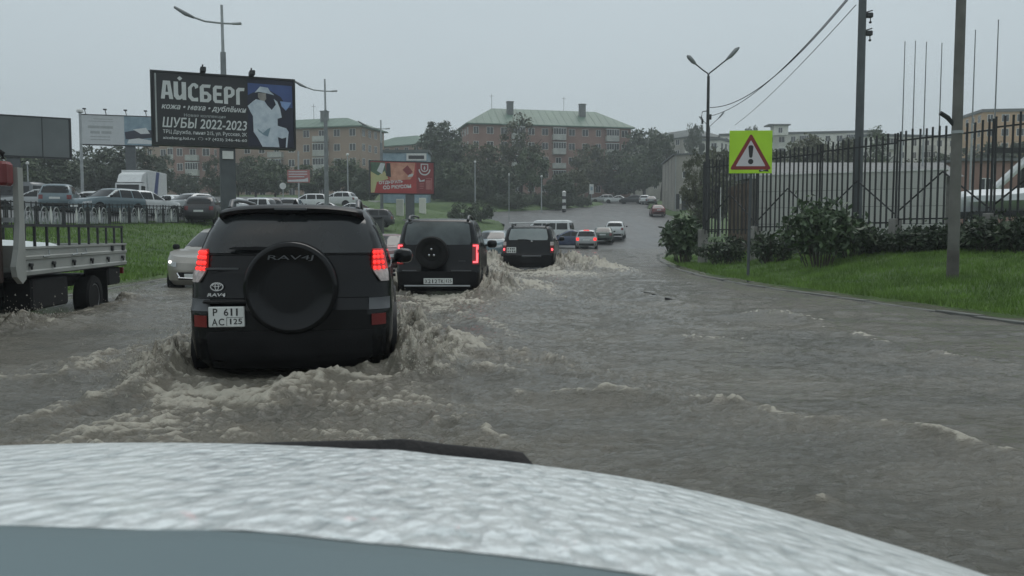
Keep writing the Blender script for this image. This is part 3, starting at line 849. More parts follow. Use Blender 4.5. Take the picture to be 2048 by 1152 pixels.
# ------------------------------------------------ the black SUV right ahead
def suv_near():
    cx, cy, th, L, W, _ = CARS['suv1']
    t = thing('suv', 'large black SUV with round spare wheel cover, nearest car ahead, wading through brown water', 'SUV', (cx, cy, ROAD_Z), th)
    car = Car(low=[(.26, -2.0, 2.0, .80), (.36, -2.12, 2.1, .88), (.55, -2.17, 2.15, .905), (.80, -2.17, 2.15, .91), (.86, -2.13, 2.12, .905), (1.05, -2.10, 2.05, .90), (1.16, -2.09, 1.95, .885)],
              cab=[(1.12, -2.10, 1.05, .875), (1.30, -2.05, .75, .835), (1.48, -1.98, .40, .77), (1.62, -1.89, .10, .70), (1.69, -1.80, -.05, .645), (1.725, -1.65, -.25, .53), (1.735, -1.35, -.5, .30)],
              rr=.24, bow_r=.09, hood=(.9, .16))
    b, c = body(t, car, 16, 'black_paint', .35, (-1.30, 1.28), nzc=14)
    add_wheels(t, [(.80, -1.30), (-.80, -1.30), (.80, 1.28), (-.80, 1.28)], .35, .235)
    # black lower bumper
    car.rear(.28, .62, lambda q: -.845, lambda q: .845, off=.012).build('rear_bumper', 'black_plastic', t, 40)
    for sd in (-1, 1):   # wheel arch flares
        for wy in (-1.30, 1.28):
            mb = MB(); n = 18
            inn = [(.40 * math.cos(a), .40 * math.sin(a)) for a in np.linspace(-.25, PI + .25, n)]; out_ = [(.46 * math.cos(a), .46 * math.sin(a)) for a in np.linspace(-.25, PI + .25, n)]
            rows = [[(sd * .925, wy + p[0], .35 + p[1]) for p in inn], [(sd * .93, wy + p[0], .35 + p[1]) for p in [(q[0] * .96, q[1] * .96) for q in out_]], [(sd * .88, wy + p[0], .35 + p[1]) for p in out_]]
            mb.grid(rows); mb.grid([[(sd * .80, wy + p[0], .35 + p[1]) for p in inn], rows[0]]); mb.build('wheel_arch', 'black_plastic', t, 40)
    g = car.rear(1.30, 1.645, lambda q: -rnd(q, .755 - .115 * q), lambda q: rnd(q, .755 - .115 * q), True, .010, 8, 20).build('rear_window', 'tint_glass', t, 60)
    # wiper on the glass
    mb = MB(); y = car.ry(-.3, 1.335, True) - .03
    mb.prism([(-.53, 1.335), (-.48, 1.352), (-.28, 1.358), (-.06, 1.345), (-.04, 1.325), (-.25, 1.325), (-.45, 1.33)], y - .02, y + .01); mb.build('rear_wiper', 'black_plastic', g)
    # roof spoiler with the high brake lamp
    mb = MB(); rows = []
    for (dy, z, hw) in ((.0, 1.735, .57), (-.10, 1.735, .60), (-.20, 1.715, .625), (-.235, 1.695, .63), (-.22, 1.665, .635), (-.12, 1.645, .64), (.06, 1.650, .63)):
        rows.append([(x, -1.72 + dy + .10 * (x / .63) ** 2, z - .035 * (x / .63) ** 4 - .012 * (x / .63) ** 2) for x in np.linspace(-hw, hw, 17)])
    mb.grid(rows); sp = mb.build('spoiler', 'black_paint_matte', t, 45)
    sp.modifiers.new('s', 'SOLIDIFY').thickness = .012
    MB().box(-.14, .14, -1.962, -1.94, 1.678, 1.70, bev=.004).build('brake_lamp', 'grey_trim', sp)
    # side glass: rear quarter, rear door, front door
    for sd in (-1, 1):
        car.side(sd, 1.20, 1.55, lambda q: -1.78 + .10 * q, lambda q: -1.18 + .02 * q).build('side_window', 'tint_glass', t, 60)
        car.side(sd, 1.17, 1.58, lambda q: -1.08 + .03 * q, lambda q: -.18 - .03 * q).build('side_window', 'tint_glass', t, 60)
        car.side(sd, 1.17, 1.58, lambda q: -.10 - .03 * q, lambda q: .78 - .62 * q).build('side_window', 'car_glass', t, 60)
        car.side(sd, .52, .62, lambda q: -.90, lambda q: .88, False, .014).build('side_moulding', 'black_plastic', t, 40)
        for yy in (-.95, .0):
            MB().box(-.012, .012, -.09, .09, -.014, .014, bev=.006).build('door_handle', 'black_paint', t).location = (sd * (car.sx(yy, 1.06, False) + .012), yy, 1.05)
    car.front(1.16, 1.60, lambda q: -.66 + .1 * q, lambda q: .66 - .1 * q, True).build('windshield', 'car_glass', t, 60)
    # tail lamps: red upper lens with lit dots, clear lower lens
    for sd in (-1, 1):
        xa = lambda q: sd * (.735 - .01 * q); xb = lambda q: sd * (.865 - .03 * q)
        lamp = car.rear(1.135, 1.335, lambda q: sd * (.725 - .005 * q), lambda q: sd * (.878 - .060 * q), True if False else False, .016, 8, 10) if False else None
        rows = []
        for z in np.linspace(1.045, 1.335, 9):
            q = (z - 1.045) / .29; x0 = .80 - .075 * min(1, q / .35) ; x1 = .868 - .022 * q
            cab = z > 1.14
            rr_ = []
            for x in np.linspace(x0, x1, 8):
                w_ = car.lv(z, cab)[0]; xx = min(x, w_ - .012); p = car.fin(xx, car.ry(xx, z, cab), z, cab); rr_.append((sd * p[0], p[1], p[2]))
            rows.append(rr_)
        h_ = MB(); car.patch(rows[3:], (sd * .012, -.022, 0), h_); l = h_.build('tail_lamp', 'lamp_red_dim', t, 50)
        h_ = MB(); car.patch(rows[:4], (sd * .010, -.020, 0), h_); l2 = h_.build('tail_lamp', 'lamp_clear', t, 50)
        l['label'] = 'lit red upper tail lamp lens'; l2['label'] = 'clear lower tail lamp lens'
        for rz in (1.165, 1.215, 1.265, 1.305):
            for i, fx in enumerate((.22, .5, .78)):
                x0, x1 = rows[3 + int((rz - 1.165) / .04)][0], rows[3 + int((rz - 1.165) / .04)][-1]
                px = x0[0] + (x1[0] - x0[0]) * fx; py = x0[1] + (x1[1] - x0[1]) * fx ** 2.2 - .030
                MB().lathe([(.017, .012), (.017, 0), (.010, -.006)], 10, 'y', (px, py, rz)).build('bulb', 'lamp_red_lit', l, 40)
        # bumper corner: grey step and red reflector
        car.rear(.80, .90, lambda q: sd * .70, lambda q: sd * (.885), False, .012, 4, 8).build('bumper_step', 'grey_trim', t, 30)
        car.rear(.66, .76, lambda q: sd * .725, lambda q: sd * .85, False, .012, 4, 6).build('reflector', 'reflector', t, 40)
    # spare wheel in its hard cover
    cz, r = 1.0, .405
    pr = [(r, .03), (r, -.10), (r * .985, -.135), (r * .95, -.155), (r * .90, -.162), (r * .86, -.158), (r * .83, -.148), (r * .5, -.145), (.02, -.145)]
    sc = MB().lathe(pr, 56, 'y', (.02, -2.09, cz)).build('spare_wheel_cover', 'black_paint', t, 50)
    MB().lathe([(.33, .06), (.33, 0)], 32, 'y', (.02, -2.08, cz)).build('spare_wheel', 'rubber', t)
    text('RAV4J', -.17, .21, 1.235, 1.285, -2.248, 'grey_trim', sc, 'lettering', 0.0, .25)
    # tailgate seams, handle recess, emblem, badge, plate
    yb = lambda x, z: car.ry(x, z, z > 1.14) - .004
    for (x0, x1, z0, z1) in ((-.80, .80, 1.283, 1.289), (-.70, .70, .905, .911)):
        mb = MB(); rows = [[(x, yb(x, z) - .003, z) for x in np.linspace(x0, x1, 20)] for z in (z0, z1)]; mb.grid(rows); mb.grid([[(x, y + .01, z) for x, y, z in rows[0]], rows[0]]); mb.build('tailgate_seam', 'rubber', t)
    MB().box(-.72, -.44, yb(-.45, 1.13) - .006, yb(-.72, 1.13) + .02, 1.158, 1.172).build('tailgate_trim', 'grey_trim', t)
    ey = yb(-.62, 1.0) - .02
    ov = lambda a, b, cx_, cz_, n=28, ph=0: [(cx_ + a * math.cos(k * 2 * PI / n), cz_ + b * math.sin(k * 2 * PI / n)) for k in range(n)]
    em = flat([ov(.056, .038, 0, 0), ov(.047, .030, 0, .0)], -.62, 1.01, 1, 1, ey, 'chrome', t, 'emblem')
    flat([ov(.018, .032, 0, 0), ov(.011, .025, 0, 0)], -.62, 1.01, 1, 1, ey - .003, 'chrome', em, 'emblem_ring')
    flat([ov(.040, .014, 0, .014), ov(.033, .008, 0, .014)], -.62, 1.01, 1, 1, ey - .006, 'chrome', em, 'emblem_ring')
    text('RAV4', -.70, -.55, .925, .955, ey - .01, 'chrome', t, 'badge', .03, .25)
    MB().box(-.73, -.33, yb(-.5, .88) - .055, yb(-.5, .88) + .03, .868, .895, bev=.010).build('plate_lamp_bar', 'black_paint', t)
    pz0, pz1 = .668, .842; py = -2.185
    p = MB().box(-.675, -.375, py - .008, py + .03, pz0, pz1, bev=.006).build('licence_plate', 'plate_white', t)
    py -= .0105
    chars('P 611', -.640, -.415, .765, .828, py, 'ink', p)
    chars('AC', -.650, -.540, .682, .742, py, 'ink', p)
    chars('125', -.510, -.392, .692, .740, py, 'ink', p)
    for (a0, a1, b0, b1) in ((-.525, -.522, .68, .752), (-.525, -.385, .749, .752)):
        MB().box(a0, a1, py, py + .004, b0, b1).build('plate_line', 'ink', p)
    # roof rails, aerial fin, mirrors
    for sd in (-1, 1):
        mb = MB(); pts = [(sd * .575, -1.62, 1.70), (sd * .575, -1.54, 1.765), (sd * .575, -1.3, 1.785), (sd * .57, -.8, 1.79), (sd * .56, -.35, 1.775), (sd * .56, -.22, 1.715)]
        mb.tube(pts, [.024, .022, .018, .018, .022, .024], 10); mb.build('roof_rail', 'grey_trim', t, 50)
        link('mirror', mirror_mesh('black_paint'), t, (sd * 1.02, .62, 1.20), (0, 0, 0), (1.15, 1.2, 1.05))
        MB().tube([(sd * .86, .66, 1.13), (sd * .97, .64, 1.15)], .025, 8).build('mirror_arm', 'black_plastic', t)
    MB().add([(-.03, -1.58, 1.725), (.03, -1.58, 1.725), (.025, -1.40, 1.73), (-.025, -1.40, 1.73), (0, -1.56, 1.795)], [(0, 1, 4), (1, 2, 4), (2, 3, 4), (3, 0, 4), (3, 2, 1, 0)]).build('aerial_fin', 'black_paint', t)
    return t
suv_near()

# ------------------------------------------------ second SUV, uncovered spare wheel and LED lamps
def suv_second():
    cx, cy, th, L, W, _ = CARS['suv2']
    t = thing('suv', 'black SUV with bare spare wheel on its door and glowing C shaped tail lamps', 'SUV', (cx, cy, ROAD_Z), th)
    car = Car(low=[(.30, -1.95, 1.95, .78), (.42, -2.03, 2.03, .85), (.70, -2.05, 2.05, .865), (.78, -2.0, 2.0, .86), (1.0, -1.98, 1.95, .855), (1.18, -1.96, 1.88, .845)],
              cab=[(1.14, -1.97, .95, .84), (1.35, -1.93, .65, .80), (1.55, -1.88, .35, .755), (1.68, -1.83, .15, .715), (1.735, -1.76, .0, .66), (1.76, -1.6, -.2, .52), (1.77, -1.3, -.5, .3)],
              rr=.16, bow_r=.05, hood=(.8, .12))
    body(t, car, 12, 'black_paint', .35, (-1.22, 1.25))
    add_wheels(t, [(.76, -1.22), (-.76, -1.22), (.76, 1.25), (-.76, 1.25)], .35, .225)
    g = car.rear(1.235, 1.695, lambda q: -rnd(q, .70 - .07 * q), lambda q: rnd(q, .70 - .07 * q), True, .010, 8, 16).build('rear_window', 'painted_daylight_streak_glass', t, 60)
    for sd in (-1, 1):
        car.side(sd, 1.22, 1.62, lambda q: -1.70 + .05 * q, lambda q: -1.15).build('side_window', 'tint_glass', t, 60)
        car.side(sd, 1.20, 1.63, lambda q: -1.05, lambda q: -.15 - .02 * q).build('side_window', 'tint_glass', t, 60)
        car.side(sd, 1.20, 1.63, lambda q: -.07, lambda q: .72 - .55 * q).build('side_window', 'car_glass', t, 60)
        lamp = car.rear(.86, 1.25, lambda q: sd * .715, lambda q: sd * .828, False if False else False, .018, 6, 6) if False else None
        rows = [[(sd * x, car.ry(x, z, z > 1.15), z) for x in np.linspace(.69, .825, 6)] for z in np.linspace(.84, 1.26, 7)]
        mb = MB(); car.patch(rows, (sd * .006, -.016, 0), mb); l = mb.build('tail_lamp', 'lamp_red', t, 50)
        yy = lambda x, z: car.ry(x, z, z > 1.15) - .05
        for (xa, xb, za, zb) in ((.775, .812, .875, 1.23), (.712, .78, 1.205, 1.232), (.712, .78, .873, .905)):
            mb = MB(); mb.add([(sd * xa, yy(xa, za), za), (sd * xb, yy(xb, za), za), (sd * xb, yy(xb, zb), zb), (sd * xa, yy(xa, zb), zb),
                               (sd * xa, yy(xa, za) + .02, za), (sd * xb, yy(xb, za) + .02, za), (sd * xb, yy(xb, zb) + .02, zb), (sd * xa, yy(xa, zb) + .02, zb)],
                              [(0, 1, 2, 3), (0, 4, 5, 1), (1, 5, 6, 2), (2, 6, 7, 3), (3, 7, 4, 0)]); mb.build('light_strip', 'lamp_led', l)
        MB().tube([(sd * .60, -1.72, 1.73), (sd * .60, -1.66, 1.80), (sd * .60, -1.2, 1.83), (sd * .59, -.4, 1.82), (sd * .59, -.2, 1.74)], [.03, .024, .02, .02, .025], 8).build('roof_rail', 'grey_trim', t, 50)
        link('mirror', mirror_mesh('black_paint'), t, (sd * .99, .55, 1.22), (0, 0, 0), (1.15, 1.2, 1.1))
        MB().tube([(sd * .83, .60, 1.18), (sd * .93, .58, 1.2)], .022, 8).build('mirror_arm', 'black_plastic', t)
    car.front(1.2, 1.66, lambda q: -.66 + .08 * q, lambda q: .66 - .08 * q, True).build('windshield', 'car_glass', t, 60)
    sw = MB().lathe([(.19, .06), (.30, .06), (.325, .02), (.325, -.12), (.30, -.165), (.24, -.17), (.20, -.15), (.17, -.12), (.02, -.12)], 40, 'y', (-.10, -2.05, 1.08)).build('spare_wheel', 'rubber', t, 40)
    for (dx, dz) in ((-.045, -.05), (.05, -.05), (0, .07)):
        MB().lathe([(.02, 0), (.02, -.03), (.010, -.036)], 10, 'y', (-.10 + dx, -2.16, 1.08 + dz)).build('lug_nut', 'chrome', sw)
    car.rear(.36, .70, lambda q: -.80, lambda q: .80, False, .03, 5, 10).build('rear_bumper', 'black_plastic', t, 40)
    for a, b_ in ((-.70, -.42), (.28, .68)):
        MB().box(a, b_, -2.09, -2.05, .705, .728, bev=.006).build('bumper_trim', 'grey_trim', t)
    MB().box(-.66, .66, -2.125, -2.06, .40, .432, bev=.008).build('bumper_trim', 'galv', t)
    p = MB().box(-.27, .31, -2.105, -2.07, .450, .567, bev=.006).build('licence_plate', 'plate_white', t)
    chars('X212TK', -.25, .14, .470, .545, -2.108, 'ink', p); chars('125', .165, .295, .485, .545, -2.108, 'ink', p)
    MB().box(.147, .151, -2.107, -2.10, .455, .562).build('plate_line', 'ink', p)
    MB().box(.42, .56, -2.003, -1.97, .90, .912, bev=.004).build('badge', 'grey_trim', t)
suv_second()

# ------------------------------------------------ third SUV with a light roof rack
def suv_third():
    cx, cy, th, L, W, _ = CARS['suv3']
    t = thing('suv', 'dark SUV with pale roof rack and rear window painted pale with see-through light, third in the queue', 'SUV', (cx, cy, ROAD_Z), th)
    car = Car(low=[(.30, -2.1, 2.1, .80), (.45, -2.18, 2.18, .87), (.72, -2.2, 2.2, .885), (.80, -2.15, 2.15, .88), (1.05, -2.12, 2.08, .875), (1.2, -2.08, 1.95, .86)],
              cab=[(1.16, -2.10, 1.0, .855), (1.35, -2.02, .65, .81), (1.52, -1.93, .35, .765), (1.64, -1.85, .15, .72), (1.69, -1.75, .0, .66), (1.71, -1.55, -.2, .5), (1.72, -1.3, -.5, .3)], rr=.18, bow_r=.06, hood=(.9, .12))
    body(t, car, 10, 'black_paint', .36, (-1.35, 1.35), nzc=8)
    add_wheels(t, [(.78, -1.35), (-.78, -1.35), (.78, 1.35), (-.78, 1.35)], .36, .23)
    car.rear(1.225, 1.655, lambda q: -rnd(q, .70 - .10 * q), lambda q: rnd(q, .70 - .10 * q), True, .010, 6, 14).build('rear_window', 'painted_daylight_glass', t, 60)
    for sd in (-1, 1):
        car.side(sd, 1.24, 1.58, lambda q: -1.80 + .08 * q, lambda q: -1.10).build('side_window', 'tint_glass', t, 60)
        car.side(sd, 1.22, 1.58, lambda q: -1.0, lambda q: -.12).build('side_window', 'tint_glass', t, 60)
        car.side(sd, 1.22, 1.58, lambda q: -.05, lambda q: .70 - .5 * q).build('side_window', 'car_glass', t, 60)
        rows = [[(sd * x, car.ry(x, z, z > 1.18), z) for x in np.linspace(.74, .85, 6)] for z in np.linspace(.80, 1.17, 7)]
        mb = MB(); car.patch(rows[:5], (sd * .006, -.016, 0), mb); l = mb.build('tail_lamp', 'lamp_red', t, 50)
        mb = MB(); car.patch(rows[4:], (sd * .005, -.014, 0), mb); mb.build('tail_lamp', 'lamp_clear', t, 50)
        MB().lathe([(.045, .02), (.045, 0), (.03, -.012)], 14, 'y', (sd * .80, car.ry(.80, .9, False) - .02, .91)).build('bulb', 'lamp_led', l, 40)
        MB().tube([(sd * .58, -1.78, 1.77), (sd * .58, -.3, 1.79)], .022, 8).build('roof_rail', 'galv', t, 50)
        for yy in (-1.7, -1.1, -.5): MB().box(sd * .58 - .02, sd * .58 + .02, yy - .03, yy + .03, 1.68, 1.78).build('rail_foot', 'dark_steel', t)
        link('mirror', mirror_mesh('black_paint'), t, (sd * 1.0, .6, 1.25))
        MB().tube([(sd * .85, .62, 1.2), (sd * .95, .61, 1.22)], .022, 8).build('mirror_arm', 'black_plastic', t)
    for yy in (-1.72, -.95): MB().box(-.68, .68, yy - .03, yy + .03, 1.79, 1.825, bev=.01).build('rack_bar', 'white_paint', t)
    car.front(1.2, 1.6, lambda q: -.66 + .08 * q, lambda q: .66 - .08 * q, True).build('windshield', 'car_glass', t, 60)
    car.rear(.34, .72, lambda q: -.82, lambda q: .82, False, .035, 5, 10).build('rear_bumper', 'black_plastic', t, 40)
    MB().box(-.2, .45, -2.27, -2.2, .66, .72, bev=.02).build('bumper_step', 'grey_trim', t)
    p = MB().box(-.72, -.40, -2.145, -2.10, .79, .985, bev=.006).build('licence_plate', 'plate_white', t)
    for zz, xs_ in ((.935, (-.67, -.59, -.53, -.47)), (.845, (-.67, -.60, -.52, -.45))):
        for xq in xs_: MB().box(xq - .018, xq + .018, -2.149, -2.14, zz - .028, zz + .028).build('plate_mark', 'ink', p)
    MB().box(-.70, -.55, -2.15, -2.12, .70, .725, bev=.004).build('badge', 'plate_white', t)
    MB().lathe([(.03, .01), (.03, -.012), (.02, -.015)], 14, 'y', (.12, -2.11, 1.185)).build('emblem', 'chrome', t)
    g = MB().tube([(-.35, -2.09, 1.24), (-.1, -2.105, 1.25), (.05, -2.11, 1.22)], .012, 6); g.build('rear_wiper', 'black_plastic', t)
suv_third()

# ------------------------------------------------ plain kinds used for the other traffic and the car park
KINDS = {}
def make_kind(kind):
    if kind == 'sedan':
        car = Car(low=[(.22, -2.1, 2.1, .76), (.34, -2.22, 2.22, .84), (.6, -2.25, 2.25, .86), (.85, -2.2, 2.2, .86), (.96, -2.12, 2.1, .84)],
                  cab=[(.92, -1.75, 1.05, .82), (1.15, -1.40, .55, .74), (1.32, -1.1, .2, .66), (1.40, -.85, .0, .60), (1.43, -.6, -.2, .45)], hood=(.6, .2), trunk=(-1.4, .05), rr=.25, seg=8)
        wz, sw = (.95, 1.33), ((-1.35, .38, -.45, .02), (-.40, -.0, .55, -.42)); rw = (.98, 1.34, .62, .5)
    elif kind == 'wagon':
        car = Car(low=[(.22, -2.05, 2.1, .76), (.34, -2.15, 2.2, .83), (.6, -2.18, 2.22, .85), (.85, -2.15, 2.2, .85), (.98, -2.1, 2.1, .83)],
                  cab=[(.94, -2.1, 1.1, .82), (1.2, -1.95, .6, .75), (1.4, -1.8, .25, .67), (1.48, -1.65, .05, .60), (1.51, -1.4, -.2, .45)], hood=(.7, .2), rr=.22, seg=8)
        wz, sw = (.98, 1.40), ((-1.80, .15, -1.10, .05), (-1.0, .03, -.2, -.02)); rw = (1.0, 1.42, .70, .56)
    elif kind == 'crossover':
        car = Car(low=[(.26, -2.05, 2.05, .78), (.38, -2.13, 2.13, .86), (.65, -2.15, 2.15, .885), (.92, -2.12, 2.12, .885), (1.08, -2.05, 2.0, .865)],
                  cab=[(1.04, -2.02, 1.0, .85), (1.28, -1.88, .55, .78), (1.45, -1.72, .2, .71), (1.56, -1.5, .0, .63), (1.60, -1.2, -.3, .45)], hood=(.75, .22), rr=.26, rf=.4, bow_f=.24, seg=10)
        wz, sw = (1.08, 1.46), ((-1.70, .2, -1.05, .08), (-.97, .03, -.12, -.02)); rw = (1.12, 1.48, .70, .58)
    else:   # van
        car = Car(low=[(.25, -2.2, 2.2, .78), (.4, -2.26, 2.26, .84), (.8, -2.28, 2.28, .85), (1.1, -2.26, 2.2, .85)],
                  cab=[(1.05, -2.27, 2.1, .845), (1.4, -2.22, 1.75, .81), (1.7, -2.15, 1.4, .77), (1.88, -2.05, 1.2, .71), (1.95, -1.9, 1.0, .55)], rr=.15, bow_f=.12, hood=(1.9, .1), seg=10)
        wz, sw = (1.12, 1.68), ((-2.0, .03, -1.0, .0), (-.9, 0, .3, 0)); rw = (1.15, 1.72, .72, .64)
    t = bpy.data.objects.new('kind', None); C.objects.link(t)
    rw_ = .32 if kind in ('sedan', 'wagon') else .34
    L2 = car.yf
    body(t, car, 8, 'white_paint', rw_, (-L2 * .61, L2 * .6), nzc=7)
    add_wheels(t, [(.76, -L2 * .61), (-.76, -L2 * .61), (.76, L2 * .6), (-.76, L2 * .6)], rw_, .21)
    z0, z1, a, b = rw
    car.rear(z0, z1, lambda q: -rnd(q, a + (b - a) * q), lambda q: rnd(q, a + (b - a) * q), True, .012, 6, 10).build('rear_window', 'car_glass', t, 60)
    fa = car.lv(z0, True)[0] - .08; fb = car.lv(z1, True)[0] - .08
    car.front(z0 + .02, z1, lambda q: -(fa + (fb - fa) * q), lambda q: fa + (fb - fa) * q, True, .012, 6, 10).build('windshield', 'car_glass', t, 60)
    last = sw[-1]
    fr = (last[2] + .08, -.0, (car.lv(wz[0], True)[2] - .45) if kind != 'van' else 1.5, -.55 if kind != 'van' else -.45)
    for sd in (-1, 1):
        for (ya, ka, yb, kb) in list(sw) + ([fr] if kind != 'sedan' else []):
            car.side(sd, wz[0], wz[1], lambda q: ya + ka * q, lambda q: yb + kb * q, True, .010, 5, 7).build('side_window', 'car_glass', t, 60)
        zt = car.low[-1, 0]
        car.rear(zt - .30, zt - .08, lambda q: sd * .58, lambda q: sd * .80, False, .014, 4, 6).build('tail_lamp', 'lamp_red', t, 40)
        zf = zt - .30
        car.front(zf, zf + .15, lambda q: sd * (.50 + .02 * q), lambda q: sd * .81, False, .014, 4, 6).build('headlamp', 'lamp_front', t, 40)
        link('mirror', mirror_mesh('black_plastic'), t, (sd * (car.lv(wz[0], True)[0] + .13), .62 if kind != 'van' else 1.55, wz[0] + .05), None, (.85, .9, .8))
    car.front(.40, .62, lambda q: -.46, lambda q: .46, False, .012, 4, 8).build('grille', 'black_plastic', t, 40)
    car.rear(.30, .46, lambda q: -.74, lambda q: .74, False, .016, 4, 8).build('rear_bumper', 'black_plastic', t, 40)
    for nm, y, zz in (('licence_plate', car.ry(0, .7, False) - .022, .68), ('licence_plate', car.fy(0, .5, False) + .03, .42)):
        MB().box(-.26, .26, y - .008, y + .008, zz, zz + .11).build(nm, 'plate_white', t)
    KINDS[kind] = (t, car)
    return t
for k_ in ('sedan', 'wagon', 'crossover', 'van'): make_kind(k_)
_first = set()
def place_car(kind, label, x, y, yaw, pm, z=None, group=None, cat='car'):
    src = KINDS[kind][0]
    o = copy_tree(src)
    o.name = {'sedan': 'sedan_car', 'wagon': 'estate_car', 'crossover': 'crossover_car', 'van': 'minivan'}[kind]
    o.location = (x, y, (tz(x, y) if z is None else z)); o.rotation_euler = (0, 0, yaw)
    for ch in o.children:
        if ch.name.split('.')[0] in ('body', 'cabin'): paint(ch, pm)
    tag(o, label, cat, group); return o

# oncoming crossover behind the truck
cx, cy, th, *_ = CARS['cross']
oc = place_car('crossover', 'beige oncoming crossover half hidden behind the nearest black SUV', cx, cy, th, 'paint_beige', ROAD_Z)
for ch in list(oc.children):
    if ch.name.startswith('headlamp'):
        ch.material_slots[0].link = 'OBJECT'; ch.material_slots[0].material = M['lamp_front']
car_c = KINDS['crossover'][1]
mb = MB()
for sd in (-1, 1):
    pts = [car_c.fin(x * sd, car_c.fy(x, z, False), z, False) for x, z in ((.48, .60), (.44, .52), (.40, .44))]
    mb.tube([(p[0], p[1] + .03, p[2]) for p in pts], .018, 6)
mb.tube([(-.40, 2.16, .44), (0, 2.19, .42), (.40, 2.16, .44)], .018, 6)
mb.build('chrome_trim', 'chrome', oc, 50)
p_ = MB().lathe([(.035, 0), (.035, .02), (.02, .026)], 12, 'y', (.66, car_c.fy(.66, .85, False) - .02, .80)).build('bulb', 'lamp_white_lit', oc)
MB().lathe([(.035, 0), (.035, .02), (.02, .026)], 12, 'y', (-.66, car_c.fy(.66, .85, False) - .02, .80)).build('bulb', 'lamp_white_lit', oc)

# traffic further on
p = P(772, 480, 31); o = place_car('sedan', 'dark red oncoming sedan glimpsed between the first two black SUVs', p.x - .25, 33, PI + R(-4), 'paint_maroon', ROAD_Z)
p = P(985, 478, 46); place_car('crossover', 'grey oncoming car just left of the third SUV', p.x, 47, PI + R(-8), 'paint_bluegrey', ROAD_Z)
p = P(1108, 460, 74); place_car('van', 'white minivan with dark side windows partly hidden by the third SUV', p.x - .4, 76, R(70), 'white_paint', None, None, 'van')
p = P(1137, 470, 68); place_car('sedan', 'dark blue sedan turning across in front of the white minivan', p.x, 69, R(75), 'paint_blue', None)
p = P(1178, 480, 66); o = place_car('wagon', 'silver pink estate car with its high brake lamp lit', p.x, 68, R(-6), 'paint_silver', None)
for ch in o.children:
    if ch.name.startswith('tail_lamp'): ch.material_slots[0].link = 'OBJECT'; ch.material_slots[0].material = M['lamp_red_lit']
MB().box(-.22, .22, -1.70, -1.62, 1.47, 1.50, bev=.01).build('brake_lamp', 'lamp_red_lit', o)
p = P(1212, 482, 73); place_car('sedan', 'dark green sedan between the estate car and the white crossover', p.x, 75, R(-8), 'paint_green', None)
p = P(1237, 468, 77); place_car('crossover', 'white crossover driving up the hill road', p.x, 79, R(-10), 'white_paint', None)
p = P(1320, 424, 106); o = place_car('sedan', 'dark red sedan parked by the concrete building', p.x, 108, R(-4), 'paint_red', None)
for u_, d_, kd, pm, yw, lb in ((1232, 156, 'sedan', 'white_paint', 80, 'white sedan parked crosswise at the top of the hill road'),
                              (1205, 159, 'wagon', 'paint_silver', 85, 'silver estate car left of the white sedan atop the hill'),
                              (1262, 153, 'crossover', 'paint_dark', 75, 'black car parked at the hilltop beside the white sedan'),
                              (1292, 150, 'crossover', 'white_paint', -20, 'white car beside the left edge of the concrete building'),
                              (1303, 138, 'sedan', 'paint_grey', -12, 'grey car close behind the parked dark red sedan')):
    p = P(u_, 400, d_); place_car(kd, lb, p.x, d_, R(yw), pm)
# the car park behind the ornamental fence
LOT = [(70, 50, 'sedan', 'paint_silver', 100, 'silver sedan in the car park, nearest the flatbed truck bulkhead'),
       (122, 47, 'wagon', 'paint_bluegrey', 20, 'blue grey estate car in the car park left of the white lorry'),
       (168, 56, 'crossover', 'white_paint', 95, 'white crossover in the car park under the pale billboard'),
       (215, 47, 'wagon', 'paint_bluegrey', 160, 'dusty blue estate car in the car park in front of the white lorry'),
       (292, 50, 'wagon', 'white_paint', -25, 'white estate car right of the white lorry seen from behind'),
       (338, 58, 'sedan', 'white_paint', 60, 'white sedan behind the white estate car in the car park'),
       (372, 55, 'crossover', 'paint_silver', 150, 'silver crossover left of the dark crossover in the car park'),
       (410, 50, 'crossover', 'paint_dark', 10, 'dark crossover at the right end of the ornamental fence'),
       (500, 66, 'wagon', 'white_paint', 80, 'white estate car right of the tall billboard post'),
       (540, 68, 'crossover', 'paint_dark', 20, 'dark car behind the roof of the nearest SUV'),
       (585, 70, 'crossover', 'paint_silver', 5, 'silver crossover below the small pink signboard'),
       (640, 72, 'sedan', 'paint_silver', 95, 'silver sedan at the foot of the middle mast lamp'),
       (700, 76, 'sedan', 'white_paint', 70, 'white sedan left of the red billboard'),
       (735, 70, 'wagon', 'paint_dark', 90, 'black estate car at the car park edge near the red billboard'),
       (20, 52, 'van', 'paint_grey', 80, 'grey minivan behind the flatbed truck bulkhead'),
       (255, 62, 'sedan', 'paint_silver', 80, 'silver sedan behind the white lorry'),
       (145, 62, 'sedan', 'white_paint', 85, 'white sedan in the back row left of the white lorry'),
       (318, 66, 'crossover', 'paint_silver', 100, 'silver crossover in the back row behind the white estate car'),
       (458, 62, 'sedan', 'white_paint', 75, 'white sedan at the foot of the tall billboard post'),
       (520, 76, 'sedan', 'paint_bluegrey', 85, 'blue grey sedan in the back row right of the billboard post'),
       (612, 80, 'wagon', 'white_paint', 95, 'white estate car in the back row right of the pink signboard'),
       (672, 84, 'crossover', 'white_paint', 80, 'white crossover in the back row between mast lamp and red billboard'),
       (955, 150, 'sedan', 'paint_blue', 85, 'dark blue car below the trees of the brick block')]
for (u_, d_, kd, pm, yw, lb) in LOT:
    p = P(u_, 400, d_); place_car(kd, lb, p.x, d_, R(yw), pm, None, 'cars parked in the car park')
def drop_tree(o):
    for c_ in list(o.children): drop_tree(c_)
    bpy.data.objects.remove(o)
for k_ in list(KINDS): drop_tree(KINDS[k_][0])

